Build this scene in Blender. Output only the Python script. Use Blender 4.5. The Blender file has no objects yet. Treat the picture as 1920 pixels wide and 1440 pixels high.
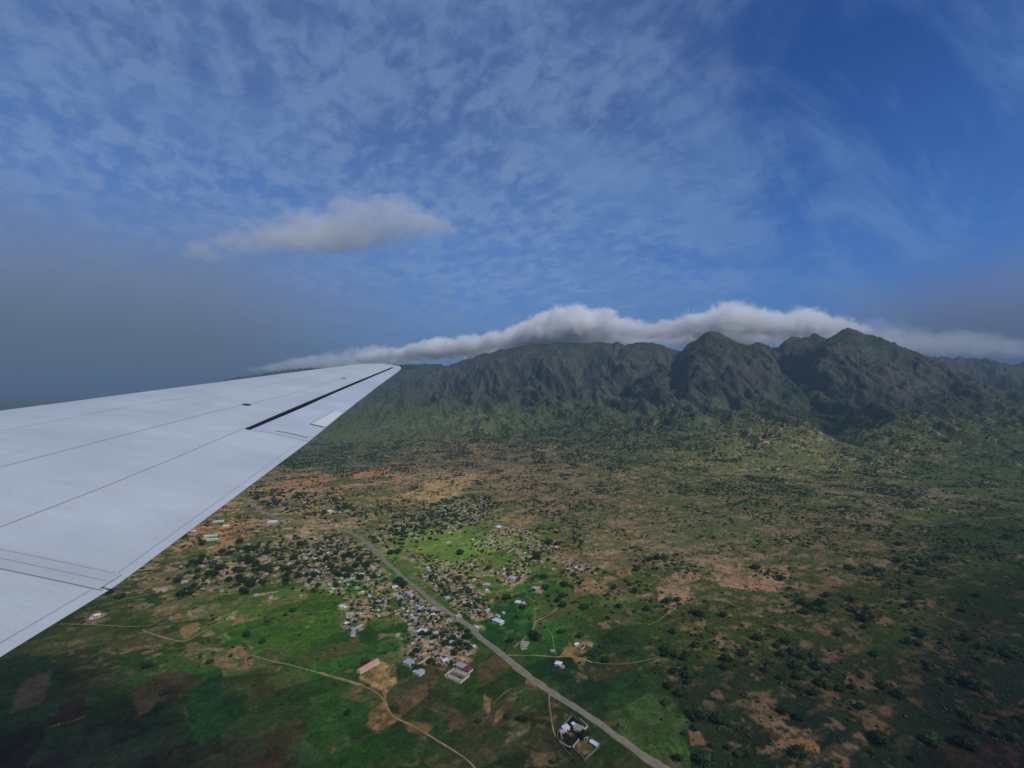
import bpy, bmesh, math, random
import numpy as np
from mathutils import Vector, Matrix

# ------------------------------------------------------------------ camera, sky, sun, exposure
C = bpy.context.scene.collection
scn = bpy.context.scene
H0 = 350.0            # camera height above the plain
F = 880.0             # focal length in pixels of a 1920 px wide picture
HOR = 735.0           # horizon row in that picture
cam_d = bpy.data.cameras.new("camera"); cam = bpy.data.objects.new("camera", cam_d); C.objects.link(cam)
cam.location = (0, 0, H0); cam.rotation_euler = (math.radians(90), 0, 0)
cam_d.sensor_width = 36.0; cam_d.lens = 36.0 * F / 1920.0
cam_d.shift_y = (HOR - 720.0) / 1920.0
cam_d.clip_start = 0.1; cam_d.clip_end = 90000
scn.camera = cam

SUN_EL, SUN_AZ = 46.0, 142.0        # azimuth clockwise from +Y (view direction): behind the camera, to the right
sd = bpy.data.lights.new("sun", 'SUN'); so = bpy.data.objects.new("sun", sd); C.objects.link(so)
sd.energy = 3.0; sd.angle = math.radians(0.6); sd.color = (1.0, 0.95, 0.88)
to_sun = Vector((math.sin(math.radians(SUN_AZ)) * math.cos(math.radians(SUN_EL)),
                 math.cos(math.radians(SUN_AZ)) * math.cos(math.radians(SUN_EL)), math.sin(math.radians(SUN_EL))))
so.rotation_euler = to_sun.to_track_quat('Z', 'Y').to_euler()

scn.view_settings.view_transform = 'Standard'; scn.view_settings.look = 'None'
scn.view_settings.exposure = 0.0; scn.view_settings.gamma = 1.0
scn.render.engine = 'CYCLES'
cy = scn.cycles
cy.max_bounces = 9; cy.diffuse_bounces = 2; cy.glossy_bounces = 2; cy.volume_bounces = 8; cy.transparent_max_bounces = 8
cy.volume_step_rate = 1.5; cy.volume_max_steps = 256
cy.use_adaptive_sampling = False; cy.adaptive_threshold = 0.015
try:
    cy.use_denoising = True; cy.denoiser = 'OPENIMAGEDENOISE'; cy.denoising_prefilter = 'ACCURATE'
except Exception:
    pass

def s2l(c):
    c = np.asarray(c, float) / 255.0
    return np.where(c <= 0.04045, c / 12.92, ((c + 0.055) / 1.055) ** 2.4)

class NT:
    """small wrapper to write node trees"""
    def __init__(s, nt): s.nt = nt; s.nt.nodes.clear()
    def n(s, t, **kw):
        nd = s.nt.nodes.new(t)
        for k, v in kw.items(): setattr(nd, k, v)
        return nd
    def l(s, a, b): s.nt.links.new(a, b)
    def put(s, sock, v):
        if isinstance(v, bpy.types.NodeSocket): s.l(v, sock)
        elif v is not None: sock.default_value = v
    def m(s, op, a, b=None, c=None, clamp=False):
        nd = s.n('ShaderNodeMath', operation=op); nd.use_clamp = clamp
        for i, v in enumerate((a, b, c)): 
            if v is not None: s.put(nd.inputs[i], v)
        return nd.outputs[0]
    def ss(s, v, a, b, lo=0.0, hi=1.0):
        nd = s.n('ShaderNodeMapRange', interpolation_type='SMOOTHSTEP')
        s.put(nd.inputs['Value'], v)
        for k, x in (('From Min', a), ('From Max', b), ('To Min', lo), ('To Max', hi)): s.put(nd.inputs[k], x)
        return nd.outputs[0]
    def mix(s, f, a, b, bt='MIX'):
        nd = s.n('ShaderNodeMix', data_type='RGBA', blend_type=bt)
        s.put(nd.inputs[0], f)
        for i, v in ((6, a), (7, b)):
            if not isinstance(v, bpy.types.NodeSocket): v = tuple(v) + ((1.0,) if len(v) == 3 else ())
            s.put(nd.inputs[i], v)
        return nd.outputs[2]
    def noise(s, vec, scale, detail=3.0, rough=0.5, dist=0.0, lac=2.0):
        nd = s.n('ShaderNodeTexNoise'); s.put(nd.inputs['Vector'], vec)
        nd.inputs['Scale'].default_value = scale; nd.inputs['Detail'].default_value = detail
        nd.inputs['Roughness'].default_value = rough; nd.inputs['Distortion'].default_value = dist
        nd.inputs['Lacunarity'].default_value = lac
        return nd.outputs['Fac']
    def comb(s, x, y, z):
        nd = s.n('ShaderNodeCombineXYZ')
        for i, v in enumerate((x, y, z)): s.put(nd.inputs[i], v)
        return nd.outputs[0]

world = bpy.data.worlds.new("World"); scn.world = world; world.use_nodes = True
t = NT(world.node_tree)
WS = 0.1
sky = t.n('ShaderNodeTexSky'); sky.sky_type = 'NISHITA'; sky.sun_disc = False
sky.sun_elevation = math.radians(SUN_EL); sky.sun_rotation = math.radians(SUN_AZ); sky.altitude = 300
sky.air_density = 1.0; sky.dust_density = 0.6; sky.ozone_density = 2.0
gen = t.n('ShaderNodeTexCoord').outputs['Generated']
sp = t.n('ShaderNodeSeparateXYZ'); t.l(gen, sp.inputs[0]); dx, dy, dz = sp.outputs
zz = t.m('ADD', t.m('MAXIMUM', dz, 0.0), 0.22)
px_, py_ = t.m('DIVIDE', dx, zz), t.m('DIVIDE', dy, zz)
def wcol(c, k=1.0): return tuple(float(v) / WS * k for v in s2l(c))
base = t.mix(1.0, sky.outputs[0], (0.22, 0.48, 0.96), 'MULTIPLY')
# high thin mackerel layer
pv = t.comb(px_, py_, 0.0)
rot = t.n('ShaderNodeVectorRotate', rotation_type='Z_AXIS'); t.l(pv, rot.inputs['Vector']); rot.inputs['Angle'].default_value = math.radians(-38)
st = t.n('ShaderNodeVectorMath', operation='MULTIPLY'); t.l(rot.outputs[0], st.inputs[0]); st.inputs[1].default_value = (1.0, 0.72, 1.0)
big = t.noise(pv, 0.55, 3, 0.55)
mid = t.noise(st.outputs[0], 4.2, 5, 0.62, 0.35)
cells = t.noise(st.outputs[0], 17.0, 4, 0.62, 0.3)
az = t.m('DIVIDE', dx, t.m('MAXIMUM', dy, 0.05))
left = t.ss(az, 0.88, -0.10)                         # layer thins out to the right
cov = t.m('ADD', t.m('MULTIPLY', t.m('SUBTRACT', big, .5), 1.5), t.m('MULTIPLY', left, 1.05))
cov = t.ss(t.m('ADD', cov, t.m('MULTIPLY', t.m('SUBTRACT', mid, .5), .9)), .02, 1.0)
tex = t.ss(t.m('ADD', t.m('MULTIPLY', cells, .62), t.m('MULTIPLY', mid, .38)), .40, .60)
high = t.m('MULTIPLY', cov, t.m('ADD', .44, t.m('MULTIPLY', tex, .52)))
hc = t.mix(t.ss(dz, 0.62, 0.15), wcol((106, 133, 178)), wcol((128, 156, 196)))
c1 = t.mix(t.m('MULTIPLY', high, 0.92), base, hc)
# streaky cirrus low on the right
sv = t.n('ShaderNodeVectorMath', operation='MULTIPLY'); t.l(rot.outputs[0], sv.inputs[0]); sv.inputs[1].default_value = (0.6, 1.7, 1.0)
strk = t.ss(t.noise(sv.outputs[0], 2.0, 6, 0.62, 0.6), 0.42, 0.68)
c2 = t.mix(t.m('MULTIPLY', strk, t.m('MULTIPLY', t.ss(dz, 0.85, 0.30), 0.75)), c1, wcol((100, 136, 184)))
# low haze and far rain veil
c2 = t.mix(t.ss(dz, 0.55, 0.12, 0.0, 0.38), c2, wcol((84, 132, 200)))
c3 = t.mix(t.ss(dz, 0.26, 0.02, 0.0, 0.70), c2, wcol((96, 130, 170)))
veiln = t.noise(gen, 2.2, 4, 0.5, 0.2)
elev = t.m('ADD', dz, t.m('MULTIPLY', t.m('SUBTRACT', veiln, 0.5), 0.16))
vl = t.m('MULTIPLY', t.ss(elev, 0.36, 0.12), t.ss(az, -0.05, -0.70))
c4 = t.mix(t.m('MULTIPLY', vl, 0.92), c3, t.mix(t.ss(dz, 0.04, 0.22), wcol((92, 109, 131)), wcol((112, 125, 150))))
vr = t.m('MULTIPLY', t.ss(elev, 0.23, 0.10), t.ss(az, 0.55, 0.95))
c5 = t.mix(t.m('MULTIPLY', vr, 0.80), c4, t.mix(t.ss(dz, 0.05, 0.16), wcol((76, 92, 116)), wcol((104, 112, 144))))
bg = t.n('ShaderNodeBackground'); t.l(c5, bg.inputs[0]); bg.inputs[1].default_value = WS
wo = t.n('ShaderNodeOutputWorld'); t.l(bg.outputs[0], wo.inputs[0])

# ------------------------------------------------------------------ noise and helpers
rng = np.random.default_rng(7); random.seed(7)

def _hash(ix, iy, seed):
    h = (ix.astype(np.int64) * 374761393 + iy.astype(np.int64) * 668265263 + seed * 974634777) & 0x7fffffff
    h = ((h ^ (h >> 13)) * 1274126177) & 0x7fffffff
    return ((h ^ (h >> 16)) & 0xffff) / 65535.0
def vnoise(x, y, seed=0):
    ix, iy = np.floor(x), np.floor(y); fx, fy = x - ix, y - iy
    u = fx * fx * fx * (fx * (fx * 6 - 15) + 10); v = fy * fy * fy * (fy * (fy * 6 - 15) + 10)
    a, b = _hash(ix, iy, seed), _hash(ix + 1, iy, seed); c, d = _hash(ix, iy + 1, seed), _hash(ix + 1, iy + 1, seed)
    return a + (b - a) * u + (c - a) * v + (a - b - c + d) * u * v
def fbm(x, y, octv=4, seed=0, gain=0.5):
    s, a, n = 0.0, 1.0, 0.0
    for o in range(octv):
        s = s + a * vnoise(x, y, seed + o * 17); n += a; a *= gain
        x, y = (x * 1.62 - y * 1.18) + 3.7, (x * 1.18 + y * 1.62) - 1.9
    return s / n
def ridged(x, y, octv=4, seed=0, gain=0.5):
    s, a, n = 0.0, 1.0, 0.0
    for o in range(octv):
        s = s + a * (1 - np.abs(2 * vnoise(x, y, seed + o * 17) - 1)); n += a; a *= gain
        x, y = (x * 1.62 - y * 1.18) + 3.7, (x * 1.18 + y * 1.62) - 1.9
    return s / n
def sstep(x, a, b):
    t_ = np.clip((x - a) / (b - a), 0, 1); return t_ * t_ * (3 - 2 * t_)

def crest(px, Y, py=None, z=None):
    """a ridge point: direction column, depth, and its row in the picture or its height"""
    return ((px - 960) / F * Y, Y, z if z is not None else H0 + (HOR - py) / F * Y)

RIDGES = [   # polylines of (x, y, z), side slope
    ([crest(330, 11200, z=380), crest(400, 11200, 716), crest(450, 10500, 706), crest(530, 10200, 694), crest(580, 10000, 688), crest(640, 9400, 694), crest(720, 8600, 683), crest(790, 7800, 682),
      crest(840, 7200, 683), crest(880, 6700, 672), crest(950, 6000, 652), crest(1000, 5650, 643), crest(1060, 5450, 641), crest(1130, 5250, 642),
      crest(1165, 5200, 650), crest(1200, 5000, 640), crest(1265, 4800, 654), crest(1340, 4300, 619), crest(1375, 4450, 646), crest(1395, 4500, 652), crest(1430, 4500, 630), crest(1468, 4450, 618), crest(1500, 4450, 634), crest(1528, 4400, 626),
      crest(1556, 4350, 642), crest(1640, 5000, 652), crest(1735, 5600, 672), crest(1830, 5700, 670), crest(1920, 5600, 677), crest(2100, 5400, 690), crest(2500, 5200, 700)], 0.72),
    ([crest(1556, 4350, 642), crest(1583, 4000, 614), crest(1620, 3960, 628), crest(1650, 3930, 640), crest(1700, 3850, 655), crest(1745, 3750, 674), crest(1800, 3650, 700), crest(1880, 3500, 735), crest(2000, 3350, 790)], 0.78),
    ([crest(1583, 4000, 616), crest(1560, 3800, 665), crest(1580, 3500, 720), crest(1640, 3150, 790), crest(1650, 2900, 830)], 0.74),
    ([crest(1340, 4300, 619), crest(1345, 4150, 668), crest(1370, 3900, 715), crest(1400, 3500, 772), crest(1470, 3050, 828)], 0.70),
    ([crest(1265, 4800, 654), crest(1245, 4300, 712), crest(1250, 3800, 765), crest(1290, 3250, 825)], 0.55),
    ([crest(1160, 5200, 640), crest(1130, 4700, 705), crest(1120, 4100, 762)], 0.5),
    ([crest(1060, 5450, 641), crest(1020, 4900, 700), crest(1010, 4300, 760)], 0.5),
    ([crest(960, 5900, 652), crest(910, 5300, 708), crest(890, 4700, 760)], 0.5),
    ([crest(850, 7000, 683), crest(800, 6200, 715), crest(770, 5400, 750)], 0.45),
    ([crest(1830, 5700, 670), crest(1900, 5000, 720), crest(1980, 4200, 780)], 0.5),
    ([crest(1745, 3750, 674), crest(1760, 3300, 750), crest(1760, 2800, 830)], 0.6),
    ([crest(1880, 3500, 735), crest(1930, 3000, 800), crest(1960, 2500, 850)], 0.55),
    ([crest(1650, 2900, 815), crest(1700, 2500, z=30)], 0.45),
    ([crest(1470, 3050, 828), crest(1500, 2700, z=40)], 0.45), ([crest(1370, 3900, 715), crest(1330, 3400, z=190), crest(1340, 2900, z=60)], 0.5),
    ([crest(1290, 3250, 825), crest(1280, 2900, z=30)], 0.4), ([crest(1120, 4100, 762), crest(1130, 3400, z=60)], 0.4), ([crest(1010, 4300, 760), crest(1000, 3600, z=50)], 0.4),
    ([crest(1620, 3960, 628), crest(1690, 3500, 720), crest(1720, 3000, 800)], 0.7),
]
CUTS = [([crest(1452, 4500, z=0), crest(1480, 4000, z=0), crest(1512, 3500, z=0), crest(1550, 2900, z=0), crest(1572, 2500, z=0)], 190, 120),
        ([crest(1262, 4700, z=0), crest(1260, 4000, z=0), crest(1266, 3200, z=0)], 110, 90),
        ([crest(1095, 5200, z=0), crest(1085, 4500, z=0), crest(1070, 3900, z=0)], 80, 100),
        ([crest(1390, 4500, z=0), crest(1425, 4100, z=0), crest(1455, 3800, z=0)], 80, 60)]
def height(x, y):
    x = np.asarray(x, float); y = np.asarray(y, float)
    out = 3.5 * (fbm(x / 600, y / 600, 2, 5) - .5) * 2 + 1.2 * (fbm(x / 130, y / 130, 2, 9) - .5) * 2
    # gullies and knolls on the rough ground to the right
    rough = sstep(x, 150, 700) * sstep(y, 450, 700)
    out = out + rough * 13 * (ridged(x / 180, y / 180, 4, 31) - .6)
    out = out + 8 * sstep(y, 1900, 3200)
    m = y > 1700
    if np.any(m):
        X, Y = x[m], y[m]
        wx = X + 95 * (fbm(X / 420, Y / 420, 3, 41) - .5) + 42 * (fbm(X / 110, Y / 110, 2, 43) - .5)
        wy = Y + 95 * (fbm(X / 420, Y / 420, 3, 51) - .5) + 42 * (fbm(X / 110, Y / 110, 2, 53) - .5)
        acc = np.full(X.shape, -1e4)
        for pts, sl in RIDGES:
            P = np.array(pts); best = np.full(X.shape, -1e4)
            for a, b in zip(P[:-1], P[1:]):
                d = b - a; L2 = d[0] ** 2 + d[1] ** 2
                tt = np.clip(((wx - a[0]) * d[0] + (wy - a[1]) * d[1]) / L2, 0, 1)
                dd = np.hypot(wx - a[0] - tt * d[0], wy - a[1] - tt * d[1])
                best = np.maximum(best, a[2] + tt * d[2] - sl * dd)
            k = 4.0
            mx = np.maximum(acc, best); acc = mx + k * np.log(np.exp((acc - mx) / k) + np.exp((best - mx) / k))
        for pts, dep, wid in CUTS:
            P = np.array(pts); L = 0; best = np.full(X.shape, 1e9)
            for a, b in zip(P[:-1], P[1:]):
                d = b - a; tt = np.clip(((wx - a[0]) * d[0] + (wy - a[1]) * d[1]) / (d[0] ** 2 + d[1] ** 2), 0, 1)
                best = np.minimum(best, np.hypot(wx - a[0] - tt * d[0], wy - a[1] - tt * d[1]))
            acc = acc - dep * np.exp(-(best / wid) ** 1.5)
        tt = acc - 5
        tt = np.where(tt < 330, 330 - (330 - tt) * .46, tt)
        hm = 38 * np.log1p(np.exp(np.clip(tt / 38, -30, 30)))
        hm = np.where(tt / 38 > 30, tt, hm)
        rel = np.clip(hm / 260, 0, 1)
        # ribs and gullies running down towards the plain
        gl = ridged((wx + .25 * wy) / 215, wy / 1300 + 4.1, 4, 65, .55) ** 1.6 * 1.18
        hm = hm + rel * (1 - .88 * sstep(hm, 540, 830)) * (1 - .8 * sstep(Y, 6300, 8200)) * 215 * (gl - .62)
        r = ridged(wx / 330, wy / 330, 5, 61, 0.52)
        hm = hm + rel * (1 - .6 * sstep(hm, 560, 860)) * (1 - .6 * sstep(Y, 6300, 8200)) * 105 * (r ** 1.5 * 1.2 - .58)
        hm = hm + np.clip(hm / 200, 0, 1) * 20 * (ridged(X / 48, Y / 48, 3, 71, .6) - .6)
        hm = np.where(hm > 895, 895 + 26 * np.tanh((hm - 895) / 45), hm)
        out[m] = out[m] + np.maximum(hm, 0) * sstep(Y, 1700, 2500)
    return out
def hz(x, y): return float(height(np.array([x]), np.array([y]))[0])

def g(px, py):
    """ground point seen at a place of the 1920 px picture"""
    Y = F * H0 / (py - HOR)
    for _ in range(4): Y = F * (H0 - hz((px - 960) / F * Y, Y)) / (py - HOR)
    return ((px - 960) / F * Y, Y)
def G(poly): return [g(*p) for p in poly]

def link(o, parent=None):
    C.objects.link(o)
    if parent is not None: o.parent = parent
    return o
def tag(o, label=None, cat=None, group=None, kind=None):
    if label: o['label'] = label
    if cat: o['category'] = cat
    if group: o['group'] = group
    if kind: o['kind'] = kind
    return o
def empty(name, loc=(0, 0, 0), rz=0.0):
    o = bpy.data.objects.new(name, None); o.location = loc; o.rotation_euler = (0, 0, rz); o.empty_display_size = 2
    return link(o)
def mesh_np(name, verts, faces, mats, smooth=False, midx=None, parent=None, col=None):
    """faces: list of lists or an (n,3)/(n,4) array"""
    me = bpy.data.meshes.new(name)
    if isinstance(faces, np.ndarray):
        n, k = faces.shape
        me.vertices.add(len(verts)); me.vertices.foreach_set('co', np.asarray(verts, np.float32).ravel())
        me.loops.add(n * k); me.loops.foreach_set('vertex_index', faces.astype(np.int32).ravel())
        me.polygons.add(n); me.polygons.foreach_set('loop_start', np.arange(0, n * k, k, dtype=np.int32))
        me.polygons.foreach_set('loop_total', np.full(n, k, np.int32))
        me.update(calc_edges=True)
    else:
        me.from_pydata([tuple(v) for v in verts], [], faces)
    for m in (mats if isinstance(mats, (list, tuple)) else [mats]): me.materials.append(m)
    if midx is not None: me.polygons.foreach_set('material_index', np.asarray(midx, np.int32))
    if smooth: me.polygons.foreach_set('use_smooth', np.ones(len(me.polygons), bool))
    if col is not None:
        at = me.color_attributes.new('Col', 'FLOAT_COLOR', 'POINT')
        c4_ = np.ones((len(verts), 4), np.float32); c4_[:, :3] = col; at.data.foreach_set('color', c4_.ravel())
    me.update()
    o = bpy.data.objects.new(name, me)
    return link(o, parent)

def mat(name, col, rough=0.9, metal=0.0, var=0.0, vscale=0.3, spec=0.3, attr=False, bump=None, obj_rand=0.0):
    m = bpy.data.materials.new(name); m.use_nodes = True
    t = NT(m.node_tree); b = t.n('ShaderNodeBsdfPrincipled'); o = t.n('ShaderNodeOutputMaterial'); t.l(b.outputs[0], o.inputs[0])
    pos = t.n('ShaderNodeNewGeometry').outputs['Position']
    if attr:
        c = t.n('ShaderNodeVertexColor', layer_name='Col').outputs[0]
    else:
        r = t.n('ShaderNodeRGB'); r.outputs[0].default_value = tuple(col) + (1,); c = r.outputs[0]
    if var:
        nz = t.noise(pos, vscale, 4, 0.6)
        k = t.ss(nz, 0.3, 0.7, 1 - var, 1 + var)
        c = t.mix(1.0, c, t.comb(k, k, k), 'MULTIPLY')
    if obj_rand:
        ri = t.n('ShaderNodeObjectInfo').outputs['Random']
        k = t.m('ADD', t.m('MULTIPLY', ri, 2 * obj_rand), 1 - obj_rand)
        c = t.mix(1.0, c, t.comb(k, k, k), 'MULTIPLY')
    t.l(c, b.inputs['Base Color']); b.inputs['Roughness'].default_value = rough; b.inputs['Metallic'].default_value = metal
    b.inputs['Specular IOR Level'].default_value = spec
    if bump:
        bp = t.n('ShaderNodeBump'); bp.inputs['Strength'].default_value = bump[1]; bp.inputs['Distance'].default_value = bump[2]
        t.l(t.noise(pos, bump[0], 4, .6), bp.inputs['Height']); t.l(bp.outputs[0], b.inputs['Normal'])
    return m

# ------------------------------------------------------------------ ground colours (surface colour of each place, with lens vignette painted into the bottom corners)
SIGMA = 6.5e-5                      # haze per metre
HAZE = s2l((60, 80, 102))           # what the air adds
GAIN = np.array([.765, .80, .93])                          # light reflected per unit of surface colour
def albedo(rgb, dist):
    T = math.exp(-SIGMA * dist)
    a = np.clip((s2l(rgb) - HAZE * (1 - T)) / (T * GAIN), 0.012, 0.7)
    dk = .20 * (1 - min(1.0, float(a.mean()) / .07))          # very dark soils, crops and darkened corners are drawn towards neutral
    return a * (1 - dk) + float(a.mean()) * np.array([1.0, 1.12, .72]) * dk * 1.1
CTRL = [  # px, py, bare-soil share, greenery, soil, bushes; bottom corner colours carry vignette darkening
 (60,1300,.05,(22,42,24),(48,40,36),.02),(60,1420,.1,(15,27,18),(35,28,26),.02),(250,1400,.05,(27,38,20),(55,45,35),.02),
 (200,1190,.35,(50,60,38),(110,94,72),.25),(330,1100,.5,(64,72,50),(142,117,90),.35),(420,1150,.4,(64,80,44),(128,108,82),.3),
 (480,1210,.15,(46,76,30),(115,98,75),.1),(450,1050,.45,(68,80,54),(152,124,98),.5),(420,1000,.6,(82,84,58),(168,118,88),.3),
 (560,1040,.4,(72,80,52),(140,118,92),.6),(540,1000,.6,(82,86,60),(148,124,96),.4),(560,1150,.25,(60,84,38),(120,105,80),.2),
 (560,1220,.1,(45,80,28),(100,88,60),.05),(520,1330,.2,(40,56,25),(90,75,55),.03),(620,1380,.15,(38,62,22),(90,72,50),.03),
 (500,1430,.1,(38,40,22),(80,60,45),.02),(700,1200,.2,(40,72,28),(120,105,78),.2),(720,1120,.25,(56,88,38),(125,108,82),.3),
 (680,950,.45,(86,88,62),(144,116,88),.6),(560,900,.5,(74,84,64),(155,112,88),.4),(600,860,.3,(70,82,68),(120,102,84),.7),
 (800,900,.7,(88,86,66),(142,116,90),.5),(800,960,.5,(78,84,58),(145,120,92),.5),(900,870,.6,(84,82,68),(118,100,84),.7),
 (850,820,.2,(76,88,70),(105,95,78),.5),(720,800,.15,(64,78,66),(95,88,74),.9),(850,1020,.12,(90,112,58),(140,130,92),.15),
 (900,1060,.18,(78,102,46),(135,120,86),.25),(850,1120,.2,(54,80,34),(125,105,80),.4),(1000,1120,.12,(50,84,34),(120,105,78),.25),
 (980,1190,.12,(38,74,26),(115,100,75),.1),(900,1280,.35,(42,60,27),(88,74,54),.15),(800,1330,.3,(38,57,24),(84,70,51),.05),
 (900,1400,.3,(40,52,25),(86,76,56),.1),(1100,1030,.4,(84,88,58),(124,106,84),.6),(1000,920,.65,(82,82,62),(124,102,84),.6),
 (1130,960,.55,(74,80,58),(122,100,82),.7),(1150,1100,.45,(64,78,44),(122,100,79),.5),(1150,1180,.25,(46,64,33),(112,93,73),.5),
 (1100,1250,.15,(31,53,21),(95,80,60),.1),(1150,1350,.12,(44,60,29),(95,82,62),.05),(1000,1400,.3,(41,52,25),(82,74,54),.05),
 (1300,1000,.4,(78,84,60),(114,96,78),.7),(1300,1060,.65,(66,74,48),(124,102,82),.6),(1400,930,.45,(78,82,60),(112,97,76),.9),
 (1300,1180,.5,(54,64,36),(108,88,70),.7),(1350,1300,.25,(36,48,25),(92,74,57),.6),(1500,1380,.3,(30,40,20),(105,86,66),.6),
 (1600,1000,.55,(60,68,48),(102,87,70),.8),(1700,950,.5,(68,76,56),(112,99,79),.8),(1850,1000,.35,(48,60,44),(84,77,63),.9),
 (1880,1150,.25,(34,44,28),(74,63,50),.9),(1650,1150,.4,(48,58,34),(92,75,60),.8),(1800,1300,.25,(28,38,20),(66,52,40),.8),
 (1880,1430,.2,(20,30,14),(54,36,27),.7),(1600,1300,.3,(36,46,24),(84,67,52),.7),(1450,870,.3,(84,90,66),(138,122,96),.9),
 (1700,870,.3,(74,82,62),(122,110,86),1.),(1250,850,.3,(70,80,66),(110,99,82),1.),(1100,830,.2,(64,76,66),(100,92,78),1.),
 (950,800,.12,(62,76,68),(95,90,78),1.),(1400,810,.35,(66,78,66),(128,116,98),1.),(1850,880,.2,(60,72,58),(105,98,80),1.),
 (1250,790,.3,(56,70,68),(104,98,90),1.),(1600,830,.1,(44,60,56),(90,84,74),1.),
]
cu = np.array([[(c[0] - 960) / F, math.log(F * H0 / (c[1] - HOR))] for c in CTRL])
cv = np.array([np.concatenate([[c[2], c[5]],
      albedo(c[3], math.hypot(math.hypot(c[0] - 960, F), c[1] - HOR) / (c[1] - HOR) * H0),
      albedo(c[4], math.hypot(math.hypot(c[0] - 960, F), c[1] - HOR) / (c[1] - HOR) * H0)]) for c in CTRL])
def field(x, y):
    yy = np.maximum(y, 330.0); u = x / yy; v = np.log(yy)
    out = np.zeros(x.shape + (8,)); w = np.zeros(x.shape)
    for (a, b), val in zip(cu, cv):
        k = 1.0 / (((u - a) ** 2 + (1.1 * (v - b)) ** 2) + 0.0012) ** 2
        w += k; out += k[..., None] * val
    return out / w[..., None]

def inpoly(x, y, poly):
    c = np.zeros(x.shape, bool); n = len(poly)
    for i in range(n):
        x1, y1 = poly[i]; x2, y2 = poly[(i + 1) % n]
        if y1 == y2: continue
        hit = ((y1 > y) != (y2 > y)) & (x < (x2 - x1) * (y - y1) / (y2 - y1) + x1)
        c ^= hit
    return c

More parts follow.
